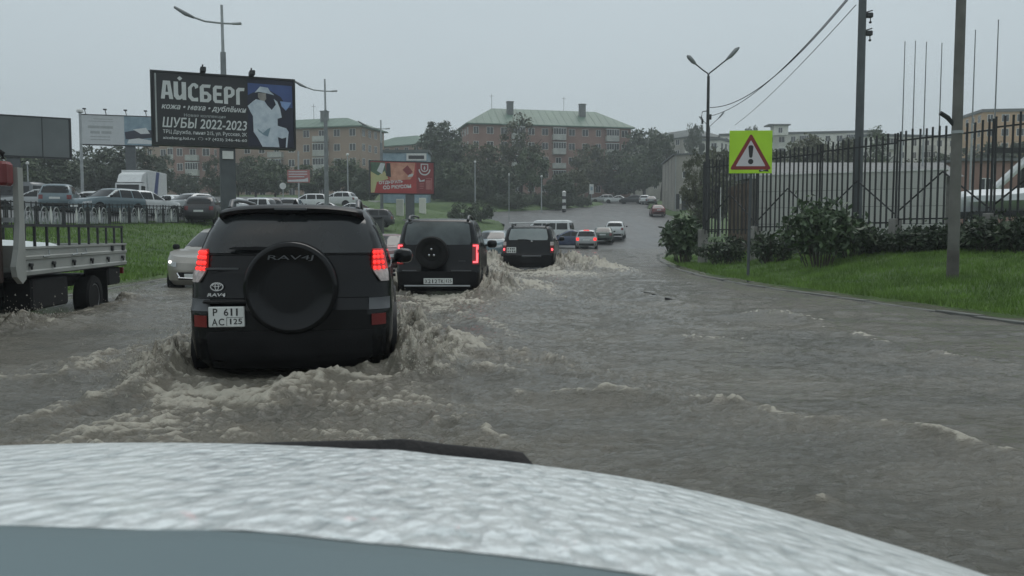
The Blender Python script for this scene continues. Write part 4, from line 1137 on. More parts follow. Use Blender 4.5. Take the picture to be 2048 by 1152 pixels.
# ------------------------------------------------ flatbed truck with crane
def flatbed():
    t = thing('flatbed_truck', 'oncoming flatbed truck with grey drop sides and red crane at the left edge', 'truck', (-7.95, 13.8, ROAD_Z), PI + .13)
    W = .88
    MB().box(-.38, .38, -2.25, 4.1, .55, .72).build('chassis', 'dark_steel', t)
    MB().box(-W, W, -2.3, 2.25, .86, .925).build('bed_floor', 'dark_steel', t)
    for sd in (-1, 1):
        # drop side: ribbed board with latches
        prof = [(0, .88), (.03, .88), (.035, .93), (.02, .95), (.02, 1.09), (.04, 1.10), (.045, 1.14), (.02, 1.155), (.02, 1.24), (.04, 1.25), (.04, 1.28), (0, 1.28)]
        mb = MB(); n = len(prof)
        vv = [(sd * (W + a), -2.3, z) for a, z in prof] + [(sd * (W + a), 2.2, z) for a, z in prof]
        mb.add(vv, [tuple(range(n)), tuple(range(n, 2 * n))] + [(i, (i + 1) % n, n + (i + 1) % n, n + i) for i in range(n)])
        b = mb.build('drop_side', 'bed_grey', t)
        for y in np.linspace(-2.05, 1.95, 6):
            m = MB().box(sd * (W + .04) - .02, sd * (W + .04) + .02, y - .05, y + .04, 1.00, 1.05, bev=.01); m.box(sd * (W + .05) - .012, sd * (W + .05) + .012, y - .012, y + .012, .955, 1.01); m.build('latch', 'dark_steel', b)
        for y in (1.35, .25, -.15):
            MB().tube([(sd * (W + .05), y + .2, 1.13), (sd * (W + .065), y + .02, 1.14), (sd * (W + .05), y, 1.22)], .014, 6).build('handle', 'galv', b)
        for y in (-1.5, -2.1):
            MB().box(sd * (W + .035) - .02, sd * (W + .035) + .02, y - .04, y + .04, 1.15, 1.24).build('hinge', 'dark_steel', b)
        # black rail on the side
        r = MB().box(sd * (W - .02) - .022, sd * (W - .02) + .022, -2.25, 2.12, 1.565, 1.605).build('rail', 'dark_steel', t)
        for y in np.linspace(-2.22, 2.08, 11):
            MB().box(sd * (W - .02) - .016, sd * (W - .02) + .016, y - .016, y + .016, 1.28, 1.565).build('rail_post', 'dark_steel', t)
    MB().box(-W, W, -2.36, -2.31, .88, 1.28, bev=.01).build('tailgate', 'bed_grey', t)
    MB().box(-W - .04, W + .04, 2.22, 2.27, 1.0, 1.30).build('bulkhead', 'bed_grey', t)
    for sd in (-1, 1):   # pale posts of the front guard, flared at the foot
        MB().prismx([(2.24, .84), (2.36, .78), (2.52, .88), (2.56, 1.02), (2.46, 1.25), (2.40, 1.6), (2.40, 2.36), (2.24, 2.36), (2.24, 1.2)], sd * (W + .06) - .035, sd * (W + .06) + .035).build('guard_post', 'bed_grey', t)
    MB().box(-W, W, 2.28, 2.36, 2.26, 2.36).build('guard_rail', 'bed_grey', t)
    # sheet lying in the bed
    mb = MB(); rows = [[(x, y, 1.24 + .035 * math.sin(3 * x + y) + (.10 if abs(x) < .3 else 0) * (1 if y > -.8 else .3)) for x in np.linspace(-.78, .78, 9)] for y in np.linspace(-1.1, 2.0, 14)]
    mb.grid(rows); mb.grid([[(x, y, .93) for x in (-.78, .78)] for y in (-1.1, 2.0)])
    for e in ([r[0] for r in rows], [r[-1] for r in rows], rows[0], rows[-1]): mb.grid([e, [(p[0], p[1], .93) for p in e]])
    sh = mb.build('cargo_sheet', 'cargo_sheet', None, 40)
    sh.location = t.location; sh.rotation_euler = t.rotation_euler
    tag(sh, 'pale sheet covering the load on the flatbed truck', 'sheet')
    # crane behind the cab
    cr = MB().box(-.35, .35, 2.5, 2.95, .75, 1.5, bev=.03).build('crane_base', 'crane_red', t)
    MB().box(-.2, .2, 2.55, 2.9, 1.5, 2.3, bev=.03).build('crane_column', 'dark_steel', cr)
    cb = MB().box(-.78, .75, 2.42, 2.72, 2.22, 2.46, bev=.04).build('crane_boom', 'crane_red', t)
    MB().box(-.95, -.70, 2.44, 2.70, 2.10, 2.42, bev=.04).build('boom_head', 'crane_red', cb)
    MB().tube([(-.84, 2.50, 2.46), (-.84, 2.50, 2.53), (-.80, 2.52, 2.56)], .035, 10).build('hydraulic_hose', 'rubber', cb)
    MB().box(-.80, .80, 2.50, 2.60, .80, 2.20, bev=.02).build('crane_frame', 'rust_dark', t)
    MB().box(-.92, -.60, 2.42, 2.50, 1.62, 1.68).build('crane_bar', 'galv', cr)
    # cab (mostly beyond the picture)
    MB().prismx([(3.0, .55), (4.5, .55), (4.55, 1.25), (4.3, 2.05), (3.2, 2.12), (3.0, 2.0)], -.84, .84).build('cab', 'white_paint', t)
    MB().prismx([(4.52, 1.33), (4.56, 1.34), (4.36, 1.97), (4.33, 1.95)], -.74, .74).build('windshield', 'car_glass', t)
    for sd in (-1, 1): MB().prismx([(3.3, 1.35), (4.35, 1.35), (4.2, 1.95), (3.3, 1.95)], sd * .845 - .006, sd * .845 + .006).build('side_window', 'car_glass', t)
    # wheels, flaps, boxes
    add_wheels(t, [(.70, -.85), (-.70, -.85), (.72, 3.75), (-.72, 3.75)], .37, .26, 6)
    for sd in (-1, 1):
        MB().box(sd * .70 - .16, sd * .70 + .16, -1.36, -1.33, .22, .80).build('mud_flap', 'rubber', t)
        MB().box(sd * .62 - .2, sd * .62 + .2, .35, 1.7, .35, .80, bev=.03).build('side_box', 'black_plastic', t)
        MB().box(sd * .6 - .22, sd * .6 + .22, -2.2, -1.55, .52, .84, bev=.03).build('side_box', 'black_plastic', t)
        MB().box(sd * .75 - .08, sd * .75 + .08, -2.39, -2.34, .70, .82, bev=.01).build('tail_lamp', 'lamp_red', t)
flatbed()

# ------------------------------------------------ white lorry in the car park
def lorry():
    p = P(240, 400, 72); t = thing('lorry', 'white box lorry with slanted blue stripe in the car park', 'truck', (p.x, 76, tz(p.x, 76)), PI + R(4))
    MB().box(-1.15, 1.15, -3.6, 1.2, .95, 3.75, bev=.03).build('cargo_box', 'white_paint', t)
    for sd in (-1, 1):
        mb = MB(); mb.prismx([(.2, 1.0), (-.75, 1.0), (-1.6, 3.72), (-.8, 3.72)], sd * 1.153 - .006, sd * 1.153 + .006); mb.build('stripe', 'stripe_blue', t)
    MB().prismx([(1.35, .5), (3.0, .5), (3.05, 1.3), (2.85, 2.55), (1.35, 2.62)], -1.05, 1.05).build('cab', 'white_paint', t)
    MB().prismx([(1.35, 2.63), (2.65, 2.63), (2.2, 3.3), (1.35, 3.55)], -1.0, 1.0).build('wind_deflector', 'white_paint', t)
    MB().prismx([(3.02, 1.45), (3.07, 1.45), (2.91, 2.4), (2.86, 2.4)], -.92, .92).build('windshield', 'car_glass', t)
    for sd in (-1, 1): MB().prismx([(1.8, 1.5), (2.85, 1.5), (2.72, 2.3), (1.8, 2.3)], sd * 1.055 - .008, sd * 1.055 + .008).build('side_window', 'car_glass', t)
    MB().box(-.45, .45, -3.5, 2.9, .5, .95).build('chassis', 'dark_steel', t)
    add_wheels(t, [(.95, -2.4), (-.95, -2.4), (.95, 2.2), (-.95, 2.2)], .48, .28, 6)
lorry()

# ------------------------------------------------ our own white car: the bonnet in front of the lens
def own_car():
    t = thing('white_car', 'white bonnet beaded with rain in the foreground, the car carrying the camera', 'car', (-.518, 0, ROAD_Z))
    ZR = -ROAD_Z; HW = .965; YF = 1.282
    def surf(x, y):      # bonnet height over the road, x from the centre line
        front = np.interp(y, [.288, .576, .864, 1.08, 1.195, 1.253, YF], [1.1396, 1.0928, 1.0388, 1.0028, .9812, .9618, .9344])
        return front - .0576 * (abs(x) / HW) ** 2 + .003 * math.exp(-((abs(x) - .36) / .036) ** 2) + ZR
    def fr(x): return YF - .144 * (abs(x) / .893) ** 2 - .072 * max(0, (abs(x) - .612) / .281) ** 2
    def bk(x): return .512 - .13 * (abs(x) / .72) ** 5
    xs = np.linspace(-HW, HW, 61); mb = MB(); rows = []
    for k in np.linspace(0, 1, 46):
        rows.append([(x, bk(x) + (fr(x) - bk(x)) * k, surf(x, bk(x) + (fr(x) - bk(x)) * k + (YF - fr(x)) * k)) for x in xs])
    mb.grid(rows)
    bon = mb.build('bonnet', bonnet_material(), t, 60)
    # fenders and nose below it
    for sd in (-1, 1):
        rows = []
        for k in np.linspace(-.8, 1, 30):
            y = bk(HW) + (fr(HW) - bk(HW)) * k; z = surf(HW, y + (YF - fr(HW)) * max(0, k)) - .004
            rows.append([(sd * HW, y, z), (sd * (HW + .012), y, z - .05), (sd * (HW + .02), y, z - .28), (sd * HW, y, .52)])
        MB().grid(rows).build('fender', 'white_paint', t, 50)
    rows = []
    for x in np.linspace(-HW, HW, 31):
        y = fr(x); z = surf(x, YF) - .004
        rows.append([(x, y, z), (x, y + .03, z - .08), (x, y + .05, z - .3), (x, y + .06, .58), (x, y + .02, .32)])
    MB().grid(rows).build('front_bumper', 'white_paint', t, 50)
    gr = MB(); gr.grid([[(x, fr(x) + .058, z) for x in np.linspace(-.5, .5, 11)] for z in (.70, .92)]); gr.build('grille', 'black_plastic', t)
    for sd in (-1, 1):
        MB().grid([[(sd * x, fr(x) + .057, z) for x in np.linspace(.56, .86, 7)] for z in (.80, .93)]).build('headlamp', 'lamp_front', t)
    add_wheels(t, [(.85, .45), (-.85, .45)], .37, .24)
    # dark deflector strip standing along the right part of the bonnet's front edge
    mb = MB(); rows = []
    for x in np.linspace(.0, .548, 40):
        q = x / .548; h = -.004 + (.0225 * min(1, q * 1.6) + .002 * q) * min(1, (1 - q) * 24 + .35)
        y = fr(x) - .02; z = surf(x, YF - .02)
        rows.append([(x, y - .010, z - .012), (x, y + .006, z + .002), (x, y + .022, z + h), (x, y + .030, z + h), (x, y + .022, z - .03)])
    mb.grid(rows).build('bug_deflector', 'black_plastic', t, 50)
    # smooth blue grey scuttle under the windscreen
    mb = MB(); rows = []
    for k in np.linspace(-.02, 1, 9):
        rows.append([(x, bk(x) - .30 * k, surf(x, bk(x)) + (.004 if k >= 0 else -.03) + .07 * max(0, k)) for x in np.linspace(-.93, .93, 45)])
    mb.grid(rows).build('scuttle_panel', 'scuttle', t, 60)
def bonnet_material():
    m = bpy.data.materials.new('wet_white_paint'); m.use_nodes = True; tr = m.node_tree; b = tr.nodes['Principled BSDF']; N = tr.nodes.new; Lk = tr.links.new
    co = N('ShaderNodeTexCoord')
    v = N('ShaderNodeTexVoronoi'); v.inputs['Scale'].default_value = 60
    n = N('ShaderNodeTexNoise'); n.inputs['Scale'].default_value = 50; n.inputs['Detail'].default_value = 4; n.inputs['Roughness'].default_value = .5
    n2 = N('ShaderNodeTexNoise'); n2.inputs['Scale'].default_value = 7; n2.inputs['Detail'].default_value = 4
    mpg = N('ShaderNodeMapping'); mpg.inputs['Scale'].default_value = (1, .42, .42); Lk(co.outputs['Object'], mpg.inputs[0])
    for q in (v, n, n2): Lk(mpg.outputs[0], q.inputs['Vector'])
    ma = N('ShaderNodeMath'); ma.operation = 'MULTIPLY_ADD'; Lk(n.outputs[0], ma.inputs[0]); ma.inputs[1].default_value = 2.2; Lk(v.outputs['Distance'], ma.inputs[2])
    bp = N('ShaderNodeBump'); bp.inputs['Strength'].default_value = 1; bp.inputs['Distance'].default_value = .006; Lk(ma.outputs[0], bp.inputs['Height']); Lk(bp.outputs[0], b.inputs['Normal'])
    r = N('ShaderNodeValToRGB'); r.color_ramp.elements[0].position = .30; r.color_ramp.elements[0].color = (.53, .58, .585, 1); r.color_ramp.elements[1].position = .52; r.color_ramp.elements[1].color = (.84, .88, .88, 1)  # sky reflections in the drops painted into the white as light and dark speckle
    Lk(n.outputs[0], r.inputs[0]); Lk(r.outputs[0], b.inputs['Base Color']); b.inputs['Roughness'].default_value = .22; b.inputs['Coat Weight'].default_value = .15
    M['wet_white_paint'] = m; return m
mat('scuttle', (.12, .17, .185), .45, var=.06, scale=2)
own_car()
# ================================================================== buildings
_win = {}
def window_mesh(w, h, mull):
    k = (round(w, 2), round(h, 2), mull)
    if k not in _win:
        f = .07; mb = MB()
        mb.box(-w / 2, w / 2, -.05, .02, 0, f); mb.box(-w / 2, w / 2, -.05, .02, h - f, h)
        mb.box(-w / 2, -w / 2 + f, -.05, .02, f, h - f); mb.box(w / 2 - f, w / 2, -.05, .02, f, h - f)
        for i in range(1, mull): x = -w / 2 + w * i / mull; mb.box(x - .035, x + .035, -.05, .02, f, h - f)
        pn = MB().box(-w / 2 + .03, w / 2 - .03, -.022, .015, .03, h - .03)
        _win[k] = (mb.mesh('window', 'frame_white'), pn.mesh('pane', 'pane_dark'))
    return _win[k]
def add_window(root, x, z, w, h, face_y=0.0, mull=2, rot=0, px=None):
    fm, pm = window_mesh(w, h, mull)
    f = link('window', fm, root, (x, face_y, z) if px is None else px, (0, 0, rot)); link('pane', pm, f); return f
def add_balcony(root, x, z, w=3.0, glazed=True):
    b = MB().box(x - w / 2, x + w / 2, -1.0, -.003, z - .12, z).box(x - w / 2, x + w / 2, -1.0, -.95, z, z + 1.0).box(x - w / 2, x - w / 2 + .05, -.95, -.003, z, z + 1.0).box(x + w / 2 - .05, x + w / 2, -.95, -.003, z, z + 1.0)
    o = b.build('balcony', 'balcony_panel', root)
    if glazed:
        fm, pm = window_mesh(w, 1.35, 5)
        f = link('balcony_window', fm, o, (x, -.96, z + 1.003)); link('pane', pm, f)
        MB().box(x - w / 2 - .05, x + w / 2 + .05, -1.05, -.003, z + 2.36, z + 2.44).build('balcony_roof', 'frame_white', o)
def block(name, label, origin, ang, L, D, floors, wallm, roofm, balc=(), cols=10, fh=2.85, base=1.0, win=(1.4, 1.45), roof=True, rise=2.6, chim=(), white_cols=(), cat='building', side_cols=4):
    t = thing(name, label, cat, origin, ang)
    Hh = base + floors * fh
    MB().box(0, L, 0, D, -6, Hh).build('wall', wallm, t)
    MB().box(-.02, L + .02, -.02, D + .02, -6, base * .8).build('plinth', 'render_grey', t)
    st = L / cols
    for fl in range(floors):
        z = base + fl * fh
        for c in range(cols):
            x = st * (c + .5)
            if c in balc and fl > 0:
                add_balcony(t, x, z, min(3.1, st * .95), (fl * 7 + c * 3) % 4 != 0)
                add_window(t, x, z + .9, 1.2, 1.3, 0, 2)
            else: add_window(t, x, z + .85, win[0] if (c % 3) else win[0] * .8, win[1], 0, 2)
        for c in range(side_cols):
            y = D * (c + .5) / side_cols
            add_window(t, 0, 0, 1.3, win[1], 0, 2, -PI / 2, (0, y, z + .85)); add_window(t, 0, 0, 1.3, win[1], 0, 2, PI / 2, (L, y, z + .85))
    for x in white_cols: MB().box(x - .5, x + .5, -.06, -.003, 0, Hh - .3).build('pilaster', 'render_white', t)
    if roof:
        e = .7; r = MB()
        v = [(-e, -e, Hh), (L + e, -e, Hh), (L + e, D + e, Hh), (-e, D + e, Hh), (D * .5, D / 2, Hh + rise), (L - D * .5, D / 2, Hh + rise),
             (-e, -e, Hh - .22), (L + e, -e, Hh - .22), (L + e, D + e, Hh - .22), (-e, D + e, Hh - .22)]
        r.add(v, [(0, 1, 5, 4), (1, 2, 5), (2, 3, 4, 5), (3, 0, 4), (6, 7, 1, 0), (7, 8, 2, 1), (8, 9, 3, 2), (9, 6, 0, 3), (9, 8, 7, 6)])
        rf = r.build('roof', roofm, t)
        nse = int(L / 1.6)   # standing seams
        sm = MB()
        for i in range(1, nse):
            x = L * i / nse
            t1 = min(1, min(x + e, L + e - x) / (D * .5 + e)) 
            a = Vector((x, -e, Hh + .02)); b_ = Vector((x, -e + (D / 2 + e) * t1, Hh + rise * t1 + .02)); sm.tube([a, b_], .03, 4)
        sm.build('roof_seams', roofm, rf)
        for (cx_, w_) in chim:
            MB().box(cx_ - w_ / 2, cx_ + w_ / 2, D * .28, D * .28 + 1.0, Hh + .5, Hh + rise + 1.1).box(cx_ - w_ / 2 - .1, cx_ + w_ / 2 + .1, D * .28 - .1, D * .28 + 1.1, Hh + rise + 1.1, Hh + rise + 1.25).build('chimney', 'roof_rust', rf)
            MB().tube([(cx_ - 3.5, D / 2, Hh + rise - .3), (cx_ - 3.5, D / 2, Hh + rise + 3.0)], .04, 5).tube([(cx_ - 4, D / 2, Hh + rise + 2.6), (cx_ - 3, D / 2, Hh + rise + 2.6)], .03, 4).build('roof_aerial', 'dark_steel', rf)
    else:
        MB().box(-.3, L + .3, -.3, D + .3, Hh, Hh + .55).build('parapet', roofm, t)
    return t
# the brick block at the head of the road: front from u = 945 to 1258, eaves at row 250
d0 = 176
a = P(938, 246, d0); b = P(1262, 244, d0 + 8)
Lc = (b - a).length; ang = math.atan2(b.y - a.y, b.x - a.x); Hc = 1.0 + 5 * 2.95
block('apartment_block', 'pink brick apartment block with bright green hipped roof at the end of the road', (a.x, a.y, a.z - Hc), ang, Lc, 12, 5, 'brick_pink', 'roof_green', balc=(3, 6, 10), cols=12, fh=2.95, rise=4.0, chim=((9.5, 1.3), (25.5, 1.3)))
# longer block on the left with a dull green roof
a = P(285, 268, 182); b = P(720, 280, 168)
Lc = (b - a).length; ang = math.atan2(b.y - a.y, b.x - a.x)
block('apartment_block', 'long pink and tan brick apartment block behind the car park and big billboard', (a.x, a.y, a.z - 15.2), ang, Lc, 11, 5, 'brick_tan', 'roof_green', balc=(2, 5, 9, 12), cols=15, fh=2.85, rise=2.4, chim=((30, 1.4), (41, 1.4)))
a = P(345, 262, 166); b = P(420, 262, 165)
block('apartment_block', 'pink brick stair wing seen under the left half of the big billboard', (a.x, a.y, a.z - 15.2), 0, (b - a).length, 6, 5, 'brick_pink', 'roof_green', balc=(1,), cols=3, fh=2.85, rise=.8, side_cols=2)
a = P(728, 296, 215); b = P(842, 304, 205)
block('apartment_block', 'low tan block with green roof left of the tall dark tree', (a.x, a.y, a.z - 15.2), math.atan2(b.y - a.y, b.x - a.x), (b - a).length, 11, 5, 'brick_tan', 'roof_green', balc=(1, 4), cols=6, rise=2.8)
a = P(1262, 292, 235); b = P(1385, 322, 215)
block('apartment_block', 'dim block with grey green roof right of the brick block behind trees', (a.x, a.y, a.z - 14), math.atan2(b.y - a.y, b.x - a.x), (b - a).length, 11, 5, 'render_grey', 'roof_grey', cols=6, fh=2.7, rise=2.6)
# pale blocks on the rise at the right
a = P(1370, 282, 205); b = P(1440, 272, 200)
block('apartment_block', 'small whitewashed block left of the yellow sign', (a.x, a.y, a.z - 10), math.atan2(b.y - a.y, b.x - a.x), (b - a).length, 10, 3, 'render_white', 'roof_grey', cols=3, fh=2.9, roof=False)
a = P(1440, 272, 214); b = P(1762, 268, 206)
block('apartment_block', 'long pale block on the rise behind the yellow sign and fence', (a.x, a.y, a.z - 15), math.atan2(b.y - a.y, b.x - a.x), (b - a).length, 11, 5, 'render_white', 'roof_grey', balc=(2, 7, 11), cols=14, fh=2.8, roof=False)
a = P(1740, 272, 190); b = P(1965, 270, 196)
block('apartment_block', 'pale block with grey balconies behind the flagpoles', (a.x, a.y, a.z - 15), math.atan2(b.y - a.y, b.x - a.x), (b - a).length, 11, 5, 'render_white', 'roof_grey', balc=(1, 4, 7), cols=9, fh=2.8, roof=False)
a = P(1966, 222, 170); b = P(2150, 214, 168)
block('apartment_block', 'orange topped tall block at the right edge of the picture', (a.x, a.y, a.z - 18), math.atan2(b.y - a.y, b.x - a.x), (b - a).length, 12, 6, 'render_orange', 'roof_rust', cols=6, fh=2.8, roof=False)
p = P(1580, 262, 200)
t = thing('roof_turret', 'small white rooftop turret with flat overhanging cap above the fence', 'turret', (p.x, p.y + 8, p.z - .2))
MB().box(-1.7, 1.7, -1.5, 1.5, 0, 2.3).build('wall', 'render_white', t); MB().box(-3.2, 2.1, -2, 2, 2.3, 2.6).build('cap', 'roof_rust', t)
add_window(t, -.2, .5, 1.0, 1.3, -1.5, 2)
# the bare concrete building beside the hill road
p = P(1348, 421, 114)
t = thing('concrete_building', 'weathered bare concrete building with slanting roof beside the hill road', 'building', (p.x, 114, p.z), R(-3))
Ht = 7.3
mb = MB(); mb.add([(0, 0, -4), (9, 0, -4), (9, 13, -4), (0, 13, -4), (0, 0, Ht), (9, 0, Ht + .3), (9, 13, Ht), (0, 13, Ht - .2)], [(3, 2, 1, 0), (4, 5, 6, 7), (0, 1, 5, 4), (1, 2, 6, 5), (2, 3, 7, 6), (3, 0, 4, 7)]); mb.build('wall', 'render_grey', t)
mb = MB(); mb.add([(-.2, -.2, Ht + .02), (9.2, -.2, Ht + .32), (9.2, 13.2, Ht + .02), (-.2, 13.2, Ht - .18), (-.2, -.2, Ht + .22), (9.2, -.2, Ht + .52), (9.2, 13.2, Ht + .22), (-.2, 13.2, Ht + .02)], [(3, 2, 1, 0), (4, 5, 6, 7), (0, 1, 5, 4), (1, 2, 6, 5), (2, 3, 7, 6), (3, 0, 4, 7)]); mb.build('roof', 'roof_rust', t)
add_window(t, 1.6, 4.3, 1.1, .95, 0, 2); add_window(t, 2.0, 2.4, .5, .5, 0, 1)
MB().box(1.0, 1.9, -.06, .02, 0, 2.1).build('door', 'dark_steel', t); MB().box(.25, .7, -.04, .02, .2, 2.2).build('door', 'dark_steel', t)
MB().box(.75, .95, -.05, .02, .9, 1.9).build('notice', 'frame_white', t)
for y in (3, 6.2, 9.5): MB().box(-.04, .02, y - .06, y + .06, -2, Ht - .15).build('wall_joint', 'concrete', t)
MB().tube([(0.15, -.08, 0), (.15, -.08, Ht)], .06, 6).build('drain_pipe', 'galv', t)
# low grey shed and kiosk under the trees in front of the brick block
p = P(970, 395, 150); t = thing('garage', 'small blue grey garage under the trees left of the brick block', 'garage', (p.x, 150, p.z - .5), 0)
MB().box(-2.6, 2.6, 0, 4, -1, 3.0).build('wall', 'board_grey', t); MB().box(-2.8, 2.8, -.2, 4.2, 3.0, 3.2).build('roof', 'roof_grey', t); MB().box(-1.0, 1.0, -.06, .01, 0, 2.2).build('door', 'galv', t)
p = P(810, 318, 120); t = thing('kiosk', 'pale kiosk with dark fascia sign behind the red billboard', 'kiosk', (p.x, 120, tz(p.x, 120)))
MB().box(-3.2, 3.2, 0, 4, -1, 7.0).build('wall', 'print_steelblue', t); MB().box(-3.4, 3.4, -.2, 4.2, 7.0, 7.4).build('roof', 'roof_grey', t); MB().box(.2, 3.0, -.12, -.003, 5.9, 6.9).build('fascia', 'frame_white', t); MB().box(.5, 2.7, -.14, -.123, 6.1, 6.6).build('fascia_panel', 'ink', t)

# ================================================================== billboards
def billboard_frame(name, label, u0, v0, u1, v1, vb0, vb1, d0, d1, pole_u, pole_w, rows=None):
    """face spanned by its upper corners (u0,v0) at d0 and (u1,v1) at d1; vb0 is the lower left row"""
    a = P(u0, v0, d0); b = P(u1, v1, d1); c = P(u0, vb0, d0)
    w = math.hypot(b.x - a.x, b.y - a.y); h = a.z - c.z; ang = math.atan2(b.y - a.y, b.x - a.x)
    t = thing(name, label, 'billboard', (c.x, c.y, c.z), ang)
    t['w'] = w; t['h'] = h
    MB().box(0, w, .01, .45, 0, h, bev=.02).build('box', 'dark_steel', t)
    f = .07
    for bx in ((0, w, -f, 0), (0, w, h, h + f), (-f, 0, -f, h + f), (w, w + f, -f, h + f)): MB().box(bx[0], bx[1], -.06, .46, bx[2], bx[3]).build('frame', 'dark_steel', t)
    # pole down to the ground
    du = pole_u; px = None
    r = ray(pole_u, 400); dd = (d0 + (d1 - d0) * .5)
    wx = r.x / r.y * dd
    g = tz(wx, dd); lx = (wx - c.x) * math.cos(ang) + (dd - c.y) * math.sin(ang)
    pp = MB().box(lx - pole_w / 2, lx + pole_w / 2, .08, .08 + pole_w * .8, g - c.z - .4, -.07, bev=.03).build('post', 'pole_grey', t, 30)
    MB().box(lx - pole_w * .9, lx + pole_w * .9, -.1, .1 + pole_w * 1.2, g - c.z - .3, g - c.z + .25, bev=.04).build('footing', 'concrete', t)
    return t, w, h, lx
# big black one
t, w, h, lx = billboard_frame('billboard', 'large black billboard with white lettering and a blue picture at right', 307, 143, 590, 154, 286, 288, 35.2, 37.4, 458, .62)
MB().box(.02, w - .02, -.02, .008, .02, h - .02).build('face', 'board_black', t)
MB().box(.10, .16, -.03, -.021, .05, h - .05).build('face_strip', 'print_grey', t)
sx = lambda q: (q - 60) / 1915 * w; sz = lambda q: h - (q - 90) / 960 * h
GL = {'A': [[(0, 0), (.12, 1), (.48, 1), (.62, 0), (.42, 0), (.39, .22), (.22, .22), (.19, 0)], [(.24, .38), (.37, .38), (.33, .78), (.28, .78)]],
      'J': [[(0, 1), (.22, 1), (.22, .3), (.30, .2), (.40, .34), (.40, 1), (.62, 1), (.62, 0), (.44, 0), (.42, .08), (.3, 0), (.14, 0), (0, .18)], [(.31, 1.32), (.44, 1.19), (.31, 1.06), (.18, 1.19)]],
      'S': [[(.6, .78), (.42, .70), (.4, .82), (.32, .86), (.22, .74), (.22, .3), (.34, .18), (.58, .22), (.58, 0), (.2, 0), (0, .22), (0, .74), (.24, 1), (.42, 1.03), (.6, .92)]],
      'B': [[(0, 0), (0, .85), (.14, 1), (.6, 1), (.56, .82), (.22, .82), (.22, .6), (.42, .6), (.62, .42), (.62, .16), (.46, 0)], [(.22, .42), (.22, .18), (.36, .18), (.42, .24), (.42, .36), (.36, .42)]],
      'E': [[(0, .15), (0, .85), (.14, 1), (.56, 1), (.54, .82), (.22, .82), (.22, .6), (.5, .6), (.5, .42), (.22, .42), (.22, .18), (.58, .18), (.58, 0), (.12, 0)]],
      'P': [[(0, 0), (0, .88), (.12, 1), (.4, 1), (.6, .84), (.6, .56), (.42, .38), (.22, .36), (.22, 0)], [(.225, .52), (.34, .56), (.4, .62), (.4, .78), (.34, .84), (.225, .84)]],
      'G': [[(0, 0), (0, .85), (.14, 1), (.52, 1), (.5, .82), (.24, .8), (.22, .74), (.22, 0)]]}
for ch, x0, x1, zt, zb in (('A', 170, 330, 200, 445), ('J', 338, 500, 205, 448), ('S', 525, 660, 215, 458), ('B', 680, 832, 220, 462), ('E', 855, 985, 225, 465), ('P', 1003, 1148, 230, 470), ('G', 1168, 1285, 235, 472)):
    wd = .62 if ch in 'AJB' else (.6 if ch in 'SP' else (.58 if ch == 'E' else .52))
    flat(GL[ch], sx(x0), sz(zb), (sx(x1) - sx(x0)) / wd, sz(zt) - sz(zb), -.026, 'print_white', t, 'letter')
text('кожа • меха • дублёнки', sx(170), sx(1285), sz(600), sz(500), -.026, 'print_white', t, 'lettering', .02, .25)
text('Новая коллекция', sx(465), sx(1020), sz(680), sz(630), -.026, 'print_grey', t, 'lettering', .01)
text('ШУБЫ 2022-2023', sx(180), sx(1300), sz(830), sz(690), -.026, 'print_white', t, 'lettering', .015, .12)
text('ТРЦ Дружба, линия 215, ул. Русская, 2К', sx(185), sx(1305), sz(925), sz(860), -.026, 'print_white', t, 'lettering', .01)
text('aiceberg.ltd.ru  ✆ +7 (423) 246-46-60', sx(185), sx(1305), sz(1000), sz(945), -.026, 'print_white', t, 'lettering', .01)
pb = MB().box(sx(1325), w - .02, -.028, -.021, .02, h - .02).build('picture', 'print_navy', t)
F = lambda pts, y, m, n: flat([pts], 0, 0, 1, 1, y, m, pb, n)
S = lambda pts: [(sx(a_), sz(b_)) for a_, b_ in pts]
F(S([(1330, 160), (1950, 165), (1955, 480), (1880, 470), (1790, 330), (1640, 250), (1400, 290), (1330, 330)]), -.030, 'print_blue', 'picture_patch')
F(S([(1780, 390), (1940, 400), (1900, 470), (1860, 520), (1800, 460)]), -.032, 'print_paleblue', 'picture_patch')
F(S([(1325, 480), (1390, 420), (1440, 380), (1560, 400), (1600, 460), (1660, 520), (1720, 440), (1690, 360), (1740, 400), (1780, 500), (1800, 620), (1740, 640), (1740, 740), (1860, 770), (1895, 820), (1870, 1045), (1850, 1045), (1860, 900), (1800, 920), (1740, 900), (1760, 1045), (1520, 1045), (1460, 930), (1400, 840), (1395, 620), (1360, 560)]), -.034, 'print_fur', 'picture_coat')
F(S([(1425, 290), (1500, 200), (1610, 210), (1640, 260), (1700, 310), (1600, 290), (1480, 275)]), -.036, 'print_fur', 'picture_hat')
F(S([(1470, 290), (1580, 290), (1600, 350), (1560, 400), (1500, 390), (1470, 350)]), -.036, 'print_skin', 'picture_face')
F(S([(1580, 300), (1670, 330), (1690, 420), (1640, 500), (1590, 430)]), -.038, 'print_navy', 'picture_hair')
F(S([(1450, 790), (1530, 850), (1600, 790), (1640, 770), (1600, 900), (1540, 880), (1470, 830)]), -.038, 'print_steelblue', 'picture_patch')
for q in (725, 1385):
    MB().box(sx(q) - .11, sx(q) + .11, -.5, .1, h + .08, h + .26, bev=.02).tube([(sx(q), .05, h + .26), (sx(q), -.05, h + .42)], .03, 6).build('floodlight', 'dark_steel', t)
MB().box(lx - .22, lx + .22, -.01, .075, -.55, -.22).build('number_plate', 'frame_white', t)
